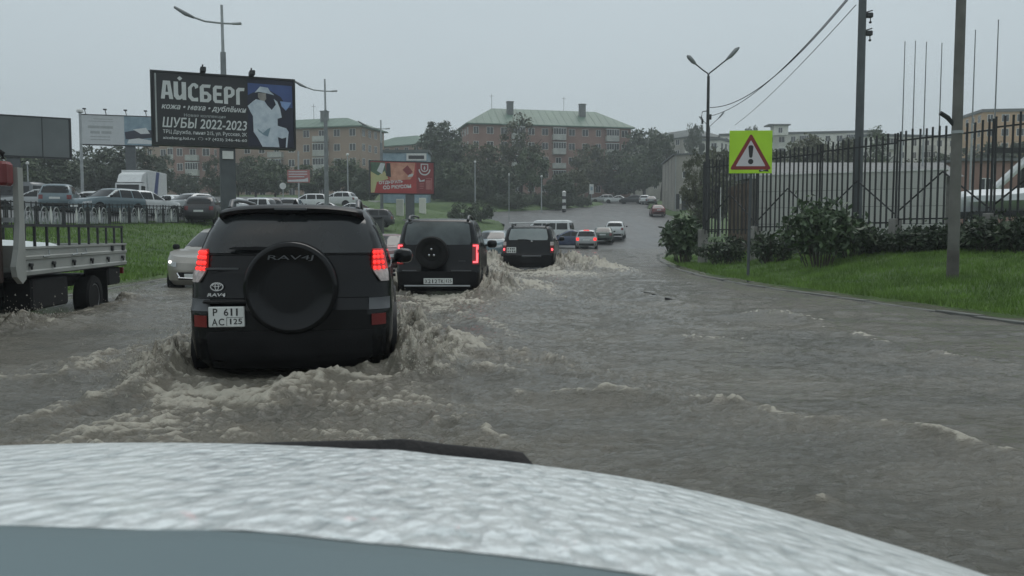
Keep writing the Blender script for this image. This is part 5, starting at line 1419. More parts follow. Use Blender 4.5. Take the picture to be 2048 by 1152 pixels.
# pale one further off
t, w, h, lx = billboard_frame('billboard', 'pale billboard with faint grey lettering and a blue car interior picture', 161, 229, 316, 227, 288, 288, 84, 86, 262, .9)
MB().box(.02, w - .02, -.02, .008, .02, h - .02).build('face', 'print_offwhite', t)
for (x0, x1, z0, z1) in ((.1, .43, .78, .80), (.17, .42, .86, .88)): MB().box(w * x0, w * x1, -.028, -.021, h * z0, h * z1).build('print_line', 'print_grey', t)
for (x0, x1, z0, z1) in ((.10, .42, .55, .64), (.13, .25, .37, .46), (.27, .40, .37, .46), (.13, .38, .25, .28), (.13, .38, .15, .18)): MB().box(w * x0, w * x1, -.028, -.021, h * z0, h * z1).build('print_line', 'print_grey', t)
pb = MB().box(w * .565, w - .02, -.03, -.021, .02, h - .02).build('picture', 'print_steelblue', t)
F(([(w * .57, h * .45), (w * .7, h * .52), (w * .95, h * .55), (w * .97, h * .3), (w * .75, h * .22), (w * .58, h * .2)]), -.034, 'print_navy', 'picture_patch')
F(([(w * .68, h * .55), (w * .78, h * .4), (w * .9, h * .42), (w * .85, h * .62)]), -.038, 'print_white', 'picture_patch')
F(([(w * .60, h * .06), (w * .97, h * .06), (w * .97, h * .16), (w * .75, h * .25), (w * .62, h * .2)]), -.038, 'print_white', 'picture_patch')
F(([(w * .92, h * .3), (w * .97, h * .3), (w * .97, h * .72), (w * .93, h * .74)]), -.040, 'print_white', 'picture_patch')
for q in (.08, .34, .6, .86): MB().tube([(w * q, -.1, h + .07), (w * q, -.7, h + .5)], .04, 5).box(w * q - .15, w * q + .15, -.85, -.6, h + .42, h + .54).build('floodlight', 'dark_steel', t)
# grey back of one at the left edge
t, w, h, lx = billboard_frame('billboard', 'dull grey blank billboard cut off by the left edge of the picture', -70, 226, 142, 218, 308, 306, 54, 57, 30, .8)
for i, (a_, b_) in enumerate(((.02, .30), (.31, .72), (.73, .985))): MB().box(w * a_, w * b_, -.03, .008, .03, h - .03).build('panel', 'board_grey', t)
# red one
t, w, h, lx = billboard_frame('billboard', 'red billboard with white slogan and food picture at the car park edge', 741, 322, 868, 316, 386, 382, 79, 81, 823, .75)
MB().box(.02, w - .02, -.02, .008, .02, h - .02).build('face', 'print_red', t)
pb = MB().box(w * .72, w - .02, -.026, -.021, .02, h - .02).build('picture', 'print_darkred', t)
F([(w * .29, h * .97), (w * .70, h * .97), (w * .68, h * .6), (w * .62, h * .45), (w * .30, h * .40)], -.030, 'print_flesh', 'picture_patch')
F([(.03, h * .97), (w * .23, h * .97), (w * .25, h * .5), (w * .05, h * .45), (.03, h * .5)], -.030, 'print_green', 'picture_patch')
F([(.03, h * .68), (w * .12, h * .55), (w * .22, h * .70), (w * .28, h * .45), (w * .1, h * .35), (w * .06, .05), (.03, .05)], -.034, 'print_yellow', 'picture_patch')
F([(w * .1, h * .7), (w * .16, h * .95), (w * .23, h * .93), (w * .18, h * .6)], -.036, 'print_offwhite', 'picture_patch')
F([(w * .25, h * .95), (w * .31, h * .95), (w * .32, h * .5), (w * .24, h * .55)], -.038, 'ink', 'picture_patch')
F([(w * .5, h * .75), (w * .58, h * .9), (w * .66, h * .7), (w * .60, h * .55)], -.038, 'print_darkred', 'picture_patch')
F([(w * .58, h * .52), (w * .66, h * .55), (w * .67, h * .64), (w * .6, h * .6)], -.040, 'print_offwhite', 'picture_patch')
tx = text('ОТДЫХАТЬ', w * .14, w * .52, h * .24, h * .36, -.04, 'print_white', t, 'lettering', .04); tx.rotation_euler = (0, R(-4), 0)
tx = text('СО ВКУСОМ', w * .20, w * .64, h * .09, h * .21, -.04, 'print_white', t, 'lettering', .04); tx.rotation_euler = (0, R(-4), 0)
arc = lambda r0, r1, a0, a1, cx_, cz_, n=14: [(cx_ + r0 * math.cos(q), cz_ + r0 * math.sin(q)) for q in np.linspace(a0, a1, n)] + [(cx_ + r1 * math.cos(q), cz_ + r1 * math.sin(q)) for q in np.linspace(a1, a0, n)]
F(arc(w * .095, w * .075, PI * 1.0, PI * 2.0, w * .85, h * .78), -.034, 'print_offwhite', 'emblem')
F(arc(w * .06, w * .045, PI * 1.0, PI * 2.0, w * .85, h * .82), -.034, 'print_offwhite', 'emblem')
F([(w * .79, h * .82), (w * .805, h * .82), (w * .805, h * .93), (w * .895, h * .93), (w * .895, h * .82), (w * .91, h * .82), (w * .91, h * .96), (w * .79, h * .96)], -.034, 'print_offwhite', 'emblem')
F([(w * .85, h * .90), (w * .865, h * .82), (w * .85, h * .74), (w * .835, h * .82)], -.034, 'print_offwhite', 'emblem')
F([(w * .87, h * .50), (w * .97, h * .50), (w * .97, h * .12), (w * .955, h * .12), (w * .955, h * .48), (w * .87, h * .48)], -.034, 'print_pinkred', 'emblem')
F([(w * .87, h * .14), (w * .95, h * .14), (w * .95, h * .44), (w * .87, h * .44)], -.034, 'print_pinkred', 'picture_patch')
F([(w * .76, h * .52), (w * .79, h * .42), (w * .85, h * .46), (w * .85, h * .40), (w * .77, h * .38), (w * .75, h * .5)], -.034, 'print_offwhite', 'emblem')
for q in (.32, .27, .22, .16): MB().box(w * .77, w * (.84 if q > .2 else .83), -.034, -.028, h * q, h * (q + .02)).build('print_line', 'print_pinkred', t)
# small pink signboard on a pole
p = P(597, 365, 88); t = thing('signboard', 'small pink signboard on a pole in front of the trees', 'signboard', (p.x, p.y, p.z))
MB().box(-1.15, 1.15, 0, .12, 0, 1.3).build('board', 'print_pinkred', t)
for q, x1 in ((1.05, .9), (.8, .9), (.55, .6)): MB().box(-1.0, x1, -.012, -.002, q, q + .1).build('print_line', 'print_offwhite', t)
F = lambda pts, y, m, n: flat([pts], 0, 0, 1, 1, y, m, t, n)
F([(-1.1, .08), (1.0, .08), (.98, .5), (.6, .35), (-1.1, .25)], -.012, 'print_offwhite', 'print_shape')
g = tz(p.x, p.y); MB().tube([(0, .1, g - p.z - .3), (0, .1, 3.2)], .09, 8).build('post', 'galv', t)

# ================================================================== lamps, poles, wires
def mast_lamp(u, vtop, d, label):
    p = P(u, vtop, d); g = tz(p.x, d); H_ = p.z - g; th_ = 1700 / d
    t = thing('mast_lamp', label, 'street lamp', (p.x, d, g), 0, 'mast lamps along the car park')
    MB().tube([(0, 0, -.3), (0, 0, H_ - 2.2 - .0)], [.17, .13], 12).build('lower_mast', 'steel', t, 40)
    MB().tube([(0, 0, H_ - 2.25), (-.02, 0, H_)], [.075, .06], 10).build('upper_mast', 'galv', t, 40)
    zc = H_ - .85
    a_ = MB().tube([(0, 0, zc), (-.8, -.05, zc + .08), (-1.5, -.1, zc + .32)], [.045, .045, .05], 8).build('arm', 'galv', t, 50)
    MB().tube([(-1.3, -.09, zc + .24), (-1.7, -.12, zc + .42), (-2.2, -.15, zc + .72)], [.06, .10, .06], 8).build('lamp_head', 'steel', a_, 50)
    a_ = MB().tube([(0, 0, zc), (.5, .3, zc + .05)], [.045, .045], 8).build('arm', 'galv', t, 50)
    MB().tube([(.4, .25, zc + .04), (.75, .45, zc + .10)], [.06, .07], 8).build('lamp_head', 'galv', a_, 50)
    MB().box(-.25, .25, -.25, .25, -.25, .15, bev=.03).build('footing', 'concrete', t)
mast_lamp(444, 10, 41, 'tall mast lamp rising behind the black billboard')
mast_lamp(650, 158, 61, 'middle mast lamp in front of the long tan block')
mast_lamp(762, 240, 83, 'far mast lamp above the red billboard')
def twin_lamp(u, vtop, d, label, hw, vjoin):
    j = P(u, vjoin, d); g = tz(j.x, d); H_ = j.z - g
    t = thing('twin_lamp', label, 'street lamp', (j.x, d, g))
    MB().tube([(0, 0, -.3), (0, 0, H_)], [.13, .08], 12).build('pole', 'dark_steel', t, 40)
    up = (P(u, vtop, d).z - j.z)
    for sd, k in ((-1, .72), (1, 1.0)):
        e = hw * k; hgt = up * (k if sd < 0 else 1.0)
        a_ = MB().tube([(0, 0, H_ - .1), (sd * .04, 0, H_ + .15), (sd * e * .25, 0, H_ + hgt * .28), (sd * e * .62, 0, H_ + hgt * .60)], .04, 8).build('arm', 'dark_steel', t, 50)
        MB().tube([(sd * e * .58, 0, H_ + hgt * .57), (sd * e * .72, 0, H_ + hgt * .70), (sd * e * .9, 0, H_ + hgt * .92), (sd * e, 0, H_ + hgt)], [.05, .12, .13, .05], 10).build('lamp_head', 'steel', a_, 50)
    return t, H_
t, Hh = twin_lamp(1417, 95, 50, 'tall twin armed street lamp with Y shaped arms left of the yellow sign', 1.75, 152)
MB().tube([(-.05, 0, Hh - 2.0), (-.32, 0, Hh - 2.05), (-.38, 0, Hh - 2.35), (-.30, 0, Hh - 2.5)], .03, 6).box(-.37, -.27, -.05, .05, Hh - 2.75, Hh - 2.5).build('bracket', 'dark_steel', t)
MB().box(.1, .2, -.05, .05, Hh - 2.5, Hh - 2.2).build('junction_box', 'dark_steel', t)
twin_lamp(1419, 224, 118, 'small distant twin armed lamp behind the tall twin lamp', 2.0, 255)
# poles at the right
def pole(u, vb, d, w0, w1, top, label, m='pole_concrete'):
    p = P(u, vb, d); g = tz(p.x, d)
    t = thing('utility_pole', label, 'pole', (p.x, d, g))
    MB().tube([(0, 0, -.4), (0, 0, .9), (-.01, 0, top * .5), (-.015, 0, top)], [w0 * 1.05, w0, (w0 + w1) / 2, w1], 16).build('shaft', m, t, 40)
    return t
t = pole(1905, 548, 17.4, .11, .085, 8.5, 'stained concrete utility pole standing in the grass at the right', 'pole_concrete')
MB().tube([(0, 0, -.1), (0, 0, .62)], [.118, .115], 16).build('tar_foot', 'wood_grey', t, 40)
MB().lathe([(.10, 2.98), (.112, 2.98), (.112, 3.04), (.10, 3.04)], 16).build('band', 'galv', t)
MB().tube([(-.08, 0, 3.15), (-.2, 0, 3.3), (-.36, 0, 3.40)], [.035, .05, .045], 8).build('lamp_bracket', 'dark_steel', t)
t2 = pole(1713, 500, 26.5, .135, .11, 9.6, 'slim grey utility pole with two hanging fittings beside the big bush', 'pole_grey')
zt = t2.location.z
for v in (30, 66):
    q = P(1722, v, 26.5).z - zt
    f_ = MB().box(.10, .30, -.08, .08, q - .08, q + .06, bev=.02).tube([(.1, 0, q + .08), (.3, 0, q + .14)], .02, 6).tube([(.24, 0, q - .08), (.24, 0, q - .22)], .015, 6).lathe([(.03, q - .25), (.045, q - .22), (.03, q - .19)], 10, 'z', (.24, 0, 0)).build('insulator', 'dark_steel', t2)
# wires from the slim pole's top towards the twin lamp and beyond
def wire(a_, b_, sag, label, r=.012):
    pts = [a_.lerp(b_, k) - Vector((0, 0, sag * 4 * k * (1 - k))) for k in np.linspace(0, 1, 18)]
    o = MB().tube(pts, r, 5).build('overhead_wire', 'rubber'); tag(o, label, 'wire'); return o
tw = P(1420, 215, 50)
wire(P(1712, -20, 26.5), tw, .9, 'upper sagging overhead wire to the twin lamp', .020)
wire(P(1702, -12, 26.5), P(1420, 232, 50), .7, 'middle overhead wire to the twin lamp', .016)
wire(P(1712, 10, 26.5), P(1470, 250, 60), .25, 'lowest overhead wire dropping behind the yellow sign', .013)
wire(P(-300, 60, 40), P(306, 185, 78), .3, 'wire left of the black billboard', .012) if False else None
# flagpoles
for (u, vt, d, lb) in ((1810, 85, 62, 'thin flagpole, leftmost of the six'), (1831, 84, 62, 'thin flagpole, second from the left of six'), (1853, 86, 62, 'thin flagpole, third from the left of six'), (1884, 88, 60, 'thin flagpole just left of the concrete utility pole'), (1951, 62, 56, 'thin flagpole just right of the concrete utility pole'), (1997, 42, 52, 'tallest thin flagpole, rightmost of the six')):
    p = P(u, vt, d); g = tz(p.x, d)
    t = thing('flagpole', lb, 'flagpole', (p.x, d, g), 0, 'flagpoles behind the fence')
    MB().tube([(0, 0, -.2), (0, 0, (p.z - g) * .55)], .065, 8).build('lower_pole', 'galv', t); MB().tube([(0, 0, (p.z - g) * .55), (0, 0, p.z - g)], [.045, .03], 8).build('upper_pole', 'steel', t)
    MB().lathe([(.02, p.z - g), (.05, p.z - g + .04), (.0, p.z - g + .1)], 8).build('finial', 'steel', t)
# small lamps and posts in the middle distance
for (u, vt, d, lb, wd) in ((950, 326, 112, 'slim lamp post in front of the dark tree', .08), (1018, 352, 98, 'bare slim post on the lawn corner', .05), (1083, 355, 118, 'slim post in front of the brick block', .08), (160, 226, 70, 'pale lamp post left of the pale billboard', .14), (55, 330, 75, 'thin lamp post behind the crane', .07), (695, 312, 95, 'pale pole left of the red billboard', .09)):
    p = P(u, vt, d); g = tz(p.x, d); Hq = p.z - g
    t = thing('lamp_post', lb, 'post', (p.x, d, g))
    MB().tube([(0, 0, -.3), (0, 0, Hq)], [wd, wd * .75], 8).build('shaft', 'galv', t, 40)
    MB().lathe([(wd * .8, Hq), (wd * 2, Hq + .08), (wd * 1.8, Hq + .25), (.01, Hq + .32)], 10).build('lamp_head', 'frame_white', t, 40)
p = P(1128, 418, 119); t = thing('striped_post', 'black and white spiral striped post at the side street corner', 'post', (p.x, 119, tz(p.x, 119)))
hq = P(1128, 386, 119).z - t.location.z
for i in range(6):
    MB().lathe([(.26, hq * i / 6), (.26, hq * (i + 1) / 6)], 12).build('band', 'frame_white' if i % 2 else 'ink', t, 40)
MB().lathe([(.30, hq), (.30, hq + .15), (.1, hq + .3)], 12).build('cap', 'frame_white', t)
p = P(1183, 382, 140); t = thing('road_sign', 'small white road sign at the top of the side street', 'sign', (p.x, 140, tz(p.x, 140)))
q = p.z - t.location.z; MB().tube([(0, 0, -.3), (0, 0, q + .6)], .06, 8).build('post', 'galv', t); MB().box(-.35, .35, -.09, -.062, q - .5, q + 1.1).build('plate', 'frame_white', t); MB().box(-.18, .18, -.1, -.092, q + .1, q + .7).build('symbol', 'print_steelblue', t)
p = P(566, 372, 78); t = thing('road_sign', 'round white road sign above the car park cars', 'sign', (p.x, 78, tz(p.x, 78)))
q = p.z - t.location.z; MB().tube([(0, 0, -.3), (0, 0, q + .2)], .04, 8).build('post', 'galv', t); MB().lathe([(.30, -.06), (.30, -.045), (.02, -.045)], 20, 'y', (0, 0, q)).build('plate', 'frame_white', t)

# ================================================================== warning sign
p = P(1497, 545, 22.4); g = tz(p.x, 22.4)
t = thing('warning_sign', 'lime yellow square warning sign with red triangle and exclamation mark', 'road sign', (p.x, 22.4, g), R(-2))
zc = P(1497, 304, 22.4).z - g; s_ = .555
MB().tube([(.0, .06, -.3), (.03, .06, zc - .3)], .038, 10).build('post', 'pole_grey', t, 40)
mb = MB(); mb.box(-s_, s_, -.012, .012, zc - s_, zc + s_, bev=.008); pl_ = mb.build('plate', 'sign_lime', t)
cr_ = lambda pts: [(a_ * s_, zc + b_ * s_) for a_, b_ in pts]
def tri(k): return [(0 - 0, .72 * k - .02), (.90 * k, -.80 * k + .04), (-.90 * k, -.80 * k + .04)]
def rt(r_, R0):
    """triangle with rounded corners"""
    V0 = [Vector((0, .74)), Vector((.86, -.76)), Vector((-.86, -.76))]; c0 = (V0[0] + V0[1] + V0[2]) / 3; o = []
    for i in range(3):
        q = c0 + (V0[i] - c0) * R0; dv = (V0[i] - c0).normalized(); a0 = math.atan2(dv.y, dv.x)
        for a_ in np.linspace(a0 + PI / 3, a0 - PI / 3, 6): o.append((q.x + r_ * math.cos(a_), q.y + r_ * math.sin(a_)))
    return o[::-1] if False else o
flat([cr_(rt(.07, 1.0))], 0, 0, 1, 1, -.0145, 'sign_red', pl_, 'red_triangle')
flat([cr_(rt(.02, .77))], 0, 0, 1, 1, -.0175, 'sign_white', pl_, 'white_triangle')
flat([cr_([(-.12, .24), (-.07, .31), (.07, .31), (.12, .24), (.075, -.22), (.04, -.27), (-.04, -.27), (-.075, -.22)])], 0, 0, 1, 1, -.0205, 'ink', pl_, 'exclamation_bar')
flat([cr_([(.125 * math.cos(q), -.45 + .125 * math.sin(q)) for q in np.linspace(0, 2 * PI, 20, endpoint=False)])], 0, 0, 1, 1, -.0205, 'ink', pl_, 'exclamation_dot')
flat([cr_([(.38, -.86), (.55, -.80), (.62, -.86), (.80, -.82), (.86, -.92), (.6, -.90), (.42, -.93)])], 0, 0, 1, 1, -.0175, 'ink', pl_, 'scuff')
flat([cr_([(.46, -.84), (.60, -.83), (.58, -.88), (.47, -.87)])], 0, 0, 1, 1, -.0205, 'sign_white', pl_, 'scuff')
for q in (.35, -.35): MB().box(-.07, .07, .013, .10, zc + q - .03, zc + q + .03).build('clamp', 'galv', t)

# ================================================================== fences
# tall picket fence at the right, along a line that comes towards the camera
A_, B_ = Vector((7.15, 31.9, 0)), Vector((14.6, 16.2, 0))
Lf = (B_ - A_).length; dirf = (B_ - A_).normalized()
t = thing('picket_fence', 'tall dark steel picket fence with diagonal braces along the right verge', 'fence', (A_.x, A_.y, 0), math.atan2(dirf.y, dirf.x))
zbot = lambda s: 1.28 + .40 * s / 12.5 + .0; ztop = lambda s: 4.0 + .25 * s / 12.5
pk = {}
n = int(Lf / .205)
pm = MB().box(-.024, .024, -.014, .014, 0, 1).mesh('picket', 'dark_steel')
pw = MB().box(-.022, .022, -.012, .012, 0, 1).mesh('picket', 'frame_white')
panel = 2.87
for i in range(n):
    s = .1 + i * .205; k = int(s / panel); z0 = zbot(k * panel); z1 = ztop(k * panel)
    link('picket', pm, t, (s, random.uniform(-.006, .006), z0 - .05 + random.uniform(-.02, .02)), (random.uniform(-.008, .008), random.uniform(-.007, .007), 0), (1, 1, z1 - z0 + random.uniform(-.03, .03)))
k = 0
while k * panel < Lf:
    s0 = k * panel; s1 = min(Lf, s0 + panel); z0, z1 = zbot(s0), ztop(s0)
    for zz in (z0 + .10, z1 - .32): MB().box(s0 + .03, s1 - .03, .013, .045, zz - .02, zz + .02).build('rail', 'dark_steel', t)
    m_ = (s0 + s1) / 2
    MB().tube([(s0 + .08, .05, z0 + .35), (m_, .05, z0 + 1.35)], .022, 6).build('brace', 'dark_steel', t); MB().tube([(m_, .05, z0 + 1.35), (s1 - .08, .05, z0 + .35)], .022, 6).build('brace', 'dark_steel', t)
    w_ = A_ + dirf * s0; g = tz(w_.x, w_.y)
    MB().box(s0 - .022, s0 + .022, -.012, .03, g - .3, z1 - .1).build('post', 'dark_steel', t)
    MB().box(s0 - .11, s0 + .11, -.16, .16, g - .4, z0 + .12, bev=.02).build('concrete_post', 'concrete', t)
    if s1 - s0 > .5:
        MB().box(s0 + .115, s1 - .115, -.02, .06, z0 - .42, z0 - .36).build('lower_rail', 'concrete', t)
    k += 1
# return of the fence at its far end, pale pickets
t = thing('picket_fence', 'short run of pale weathered pickets left of the yellow sign', 'fence', (A_.x + .05, A_.y + .3, 0), R(62))
for i in range(7):
    link('picket', pw if i in (0, 3, 6) else pm, t, (.1 + i * .42, 0, 1.1), None, (1.4, 1, 2.0))
for zz in (1.3, 2.9): MB().box(0, 3.0, .013, .04, zz, zz + .05).build('rail', 'dark_steel', t)
# brown board gate behind the sign
p = P(1456, 470, 36); q = P(1502, 470, 36)
t = thing('board_gate', 'brown gate of upright wooden boards behind the fence near the yellow sign', 'gate', (p.x, 36, tz(p.x, 36)))
wq = q.x - p.x; zt_ = P(1480, 362, 36).z - t.location.z
for i in range(6):
    MB().box(wq * i / 6 + .008, wq * (i + 1) / 6 - .008, random.uniform(-.01, .01), .04, .1, zt_ - .05 * (5 - i) + random.uniform(-.03, .03)).build('board', 'wood_board', t)
MB().box(wq - .02, wq + .18, -.05, .1, -.2, zt_ + .1).build('post', 'wood_grey', t)
for zz in (.5, zt_ - .5): MB().box(0, wq, .042, .09, zz, zz + .1).build('rail', 'wood_board', t)
# pale panelled wall of the store behind the fence
a = P(1500, 352, 37); b = P(1893, 352, 33.5); g = -.3
t = thing('panel_wall', 'long pale grey panelled wall of the yard behind the picket fence', 'wall', (a.x, a.y, 0), math.atan2(b.y - a.y, b.x - a.x))
Lw = (b - a).length; npan = 9; zt_ = a.z
MB().box(0, Lw, .06, .5, .2, zt_ - .03).build('core', 'wood_grey', t)
pnm = {}
for j in range(5):
    for i in range(npan):
        x0 = Lw * i / npan; x1 = Lw * (i + 1) / npan; z0 = .25 + (zt_ - .25) * j / 5; z1 = .25 + (zt_ - .25) * (j + 1) / 5
        key = 'p'
        if key not in pnm: pnm[key] = MB().box(.006, x1 - x0 - .006, 0, .06, .008, z1 - z0 - .008, bev=.008).mesh('panel', 'wall_panel')
        link('panel', pnm[key], t, (x0, random.uniform(-.004, .004), z0))
MB().box(-.05, Lw + .05, -.04, .55, zt_, zt_ + .06).build('coping', 'frame_white', t)
# dark roofed shed line above it
p = P(1520, 345, 60); q = P(1705, 340, 58)
t = thing('long_shed', 'long low shed with dark roof above the panelled wall', 'shed', (p.x, 60, 0)); 
MB().box(0, q.x - p.x + 8, 0, 5, 0, p.z - .3).build('wall', 'wood_grey', t); MB().prismx([(-.5, p.z - .3), (5.5, p.z - .3), (2.5, p.z + .9)], -.4, q.x - p.x + 8.4).build('roof', 'roof_rust', t)
p = P(1930, 330, 66); t = thing('brick_hut', 'small red brick hut right of the concrete utility pole', 'hut', (p.x, 66, 0))
MB().box(-.4, 4.2, 0, 4, 0, p.z + .3).build('wall', 'brick_pink', t); MB().box(-.7, 4.5, -.3, 4.3, p.z + .3, p.z + .5).build('roof', 'roof_rust', t); add_window(t, 1.6, p.z - 2.0, .9, 1.0, 0, 2)
# white covered boat and white gantry at the right edge
p = P(1914, 428, 30); q = P(2060, 428, 28)
t = thing('covered_boat', 'white tarpaulin covered boat on stands behind the fence at the right', 'boat', (p.x, 30, 0), math.atan2(-2, q.x - p.x))
z0, z1 = P(1914, 432, 30).z, P(1914, 378, 30).z
mb = MB(); rows = []
for k in np.linspace(0, 1, 14):
    wv = .25 + .95 * min(1, math.sin(min(1, k * 1.7) * PI / 2)); zz = z1 + .10 * math.sin(k * 9) * .3 - .12 * (1 - k)
    rows.append([(k * 4.2, -wv * .6, z0 + .12), (k * 4.2, -wv, z0 + .45), (k * 4.2, -wv * .97, zz - .22), (k * 4.2, -wv * .4, zz), (k * 4.2, wv * .4, zz), (k * 4.2, wv * .97, zz - .22), (k * 4.2, wv, z0 + .45), (k * 4.2, wv * .6, z0 + .12)])
mb.grid(rows); mb.add(rows[0], [tuple(range(8))]); mb.add(rows[-1], [tuple(range(8))]); mb.build('tarpaulin', 'tarp_white', t, 40)
for k in (1.0, 3.2): MB().box(k - .1, k + .1, -.5, .5, 0, z0 + .2).build('stand', 'wood_grey', t)
MB().box(.2, 4.1, -.9, .9, z0 - .05, z0 + .12).build('hull', 'dark_steel', t)
p = P(2035, 372, 34); t = thing('white_boom', 'white slanted boom rising behind the covered boat at the right edge', 'boom', (p.x, 34, 0))
MB().tube([(-.9, 0, p.z - .1), (.6, 0, p.z + 1.3)], .16, 8).build('boom', 'white_paint', t); MB().box(.2, .4, -.1, .1, 0, p.z + 1.0).build('post', 'dark_steel', t); MB().box(-1.1, .25, -.12, .12, p.z + 1.3, p.z + 1.5).build('crossbar', 'dark_steel', t)

# ornamental fence on the left bank
def ornament():
    t = thing('ornamental_fence', 'black ornamental metal fence with pale arched motifs in front of the car park', 'fence', (0, 0, 0))
    y0, y1 = 27.0, 62.0; x = -18.4; hgt = .95
    rl = MB().box(-.02, .02, 0, 1, -.022, .022).mesh('rail', 'dark_steel')
    br = MB().box(-.016, .016, -.016, .016, 0, 1).mesh('bar', 'dark_steel')
    # arched motif, 0.62 m wide, in the fence's plane
    mm = MB()
    for rr_, th_ in ((.30, .035), (.21, .028), (.12, .025)):
        pts = [(0, rr_ * math.cos(a_), .06 + (rr_ * 2.35) * max(0, math.sin(a_)) ** .8) for a_ in np.linspace(0, PI, 13)]
        mm.tube(pts, th_ * .6, 5)
    mm.tube([(0, 0, .05), (0, 0, .42)], .02, 5)
    mo = mm.mesh('arched_motif', 'galv')
    lf = MB().add([(-.012, 0, .05), (-.012, .07, .25), (-.012, .07, .55), (-.012, 0, .75), (-.012, -.07, .55), (-.012, -.07, .25), (.012, 0, .05), (.012, .07, .25), (.012, .07, .55), (.012, 0, .75), (.012, -.07, .55), (.012, -.07, .25)],
                  [(0, 1, 2, 3, 4, 5), (11, 10, 9, 8, 7, 6)] + [(i, (i + 1) % 6, 6 + (i + 1) % 6, 6 + i) for i in range(6)]).mesh('leaf_motif', 'frame_white')
    y = y0; i = 0
    while y < y1:
        g0, g1 = tz(x, y), tz(x, y + 2.0)
        sl_ = math.atan2(g1 - g0, 2.0)
        for zz in (.08, hgt - .18, hgt): link('rail', rl, t, (x, y, g0 + zz), (sl_, 0, 0), (1, 2.0 / math.cos(sl_), 1))
        for b_ in range(9):
            yy = y + .12 + b_ * .22; link('bar', br, t, (x, yy, g0 + (g1 - g0) * (yy - y) / 2 + .05), None, (1, 1, hgt - (.0 if b_ % 2 else .16)))
        if i % 2: link('arched_motif', mo, t, (x + .03, y + .5, g0 + (g1 - g0) * .25 + .05))
        link('arched_motif', mo, t, (x + .03, y + 1.4, g0 + (g1 - g0) * .7 + .05))
        link('leaf_motif', lf, t, (x + .03, y + .98, g0 + .1))
        MB().tube([(x, y, g0 - .3), (x, y, g0 + hgt + .06)], .035, 6).build('post', 'dark_steel', t)
        y += 2.0; i += 1
ornament()
# dark low wall where the car park ends
p = P(755, 396, 62); q = P(725, 396, 62)
t = thing('bin', 'dark metal container at the end of the car park above the lawn', 'container', (P(740, 400, 60).x, 60, tz(P(740, 400, 60).x, 60)))
MB().box(-.8, .8, 0, 1.2, .1, 1.45, bev=.04).build('body', 'dark_steel', t); MB().box(-.85, .85, -.05, 1.25, 1.45, 1.53).build('lid', 'black_plastic', t)
for sx_ in (-.6, .6): MB().box(sx_ - .1, sx_ + .1, .1, .3, 0, .1).build('foot', 'rubber', t)
for u_, d_, lb in ((800, 84, 'leftmost pale concrete post under the red billboard'), (818, 86, 'pale concrete post beside the red billboard post'), (845, 90, 'pale concrete post right of the red billboard post')):
    p = P(u_, 400, d_); o = MB().box(-.35, .35, -.3, .3, -.3, 1.6, bev=.06).build('concrete_post', 'render_white'); o.location = (p.x, d_, tz(p.x, d_)); tag(o, lb, 'post')

# ================================================================== trees and bushes
def leaf_cloud(seed, n_clump, per, leaf, spread, flat_=.8, inner=.35, lump=.30):
    r = np.random.default_rng(seed)
    d = r.normal(size=(n_clump, 3)); d /= np.linalg.norm(d, axis=1)[:, None]
    rad = inner + (1 - inner) * r.random(n_clump) ** .5
    c = d * rad[:, None] * np.array([1, 1, flat_]); c[:, 2] *= np.where(c[:, 2] < 0, .75, 1)
    cs = lump * (.5 + .9 * r.random(n_clump))
    P_ = []
    for i in range(n_clump):
        q = r.normal(size=(per, 3)); q /= np.linalg.norm(q, axis=1)[:, None]; q *= (cs[i] * (.35 + .65 * r.random(per)))[:, None]; q[:, 2] *= .75
        P_.append(c[i] + q)
    P_ = np.concatenate(P_); n = len(P_)
    nrm = r.normal(size=(n, 3)) + P_ * .8 + np.array([0, 0, .5]); nrm /= np.linalg.norm(nrm, axis=1)[:, None]
    a_ = np.cross(nrm, r.normal(size=(n, 3))); a_ /= np.linalg.norm(a_, axis=1)[:, None]; b_ = np.cross(nrm, a_)
    s_ = leaf * (.6 + .8 * r.random(n))[:, None]
    V = np.stack([P_ - a_ * s_, P_ + b_ * s_ * .55 + nrm * s_ * .15, P_ + a_ * s_, P_ - b_ * s_ * .55 + nrm * s_ * .15], 1)
    return V
crowns = {}
for i, (sd, nc, per, lf, fl, inn, lp) in enumerate(((1, 80, 75, .060, 1.0, .35, .30), (2, 66, 85, .064, 1.25, .40, .30), (3, 95, 65, .060, .85, .40, .28), (4, 48, 100, .060, 1.5, .30, .34), (5, 70, 80, .062, 1.1, .45, .26))):
    for mn in ('leaf_dark', 'leaf_mid', 'leaf_olive'): crowns[(i, mn)] = tri_mesh('crown', leaf_cloud(sd, nc, per, lf, 1, fl, inn, lp), mn)
def trunk_mesh(seed, H_, lean=.08):
    r = random.Random(seed); mb = MB()
    top = Vector((r.uniform(-lean, lean) * H_, r.uniform(-lean, lean) * H_, H_ * .72)); mid = top * .5 + Vector((r.uniform(-.04, .04) * H_, 0, 0))
    k = H_ * .022
    mb.tube([(0, 0, -.4), (0, 0, .1), mid, top], [k * 1.4, k * 1.15, k * .85, k * .4], 8)
    for i in range(6):
        f = .35 + .6 * i / 6; s_ = mid.lerp(top, max(0, f * 1.3 - .5)); a_ = r.uniform(0, 6.28); l = H_ * r.uniform(.16, .28)
        e = s_ + Vector((math.cos(a_) * l, math.sin(a_) * l, l * .75)); mb.tube([s_, s_.lerp(e, .5) + Vector((0, 0, -.04 * H_)), e], [k * .5, k * .36, k * .15], 6)
    return mb.mesh('trunk', 'bark', 50)
trunks = [trunk_mesh(i, 1.0) for i in range(4)]
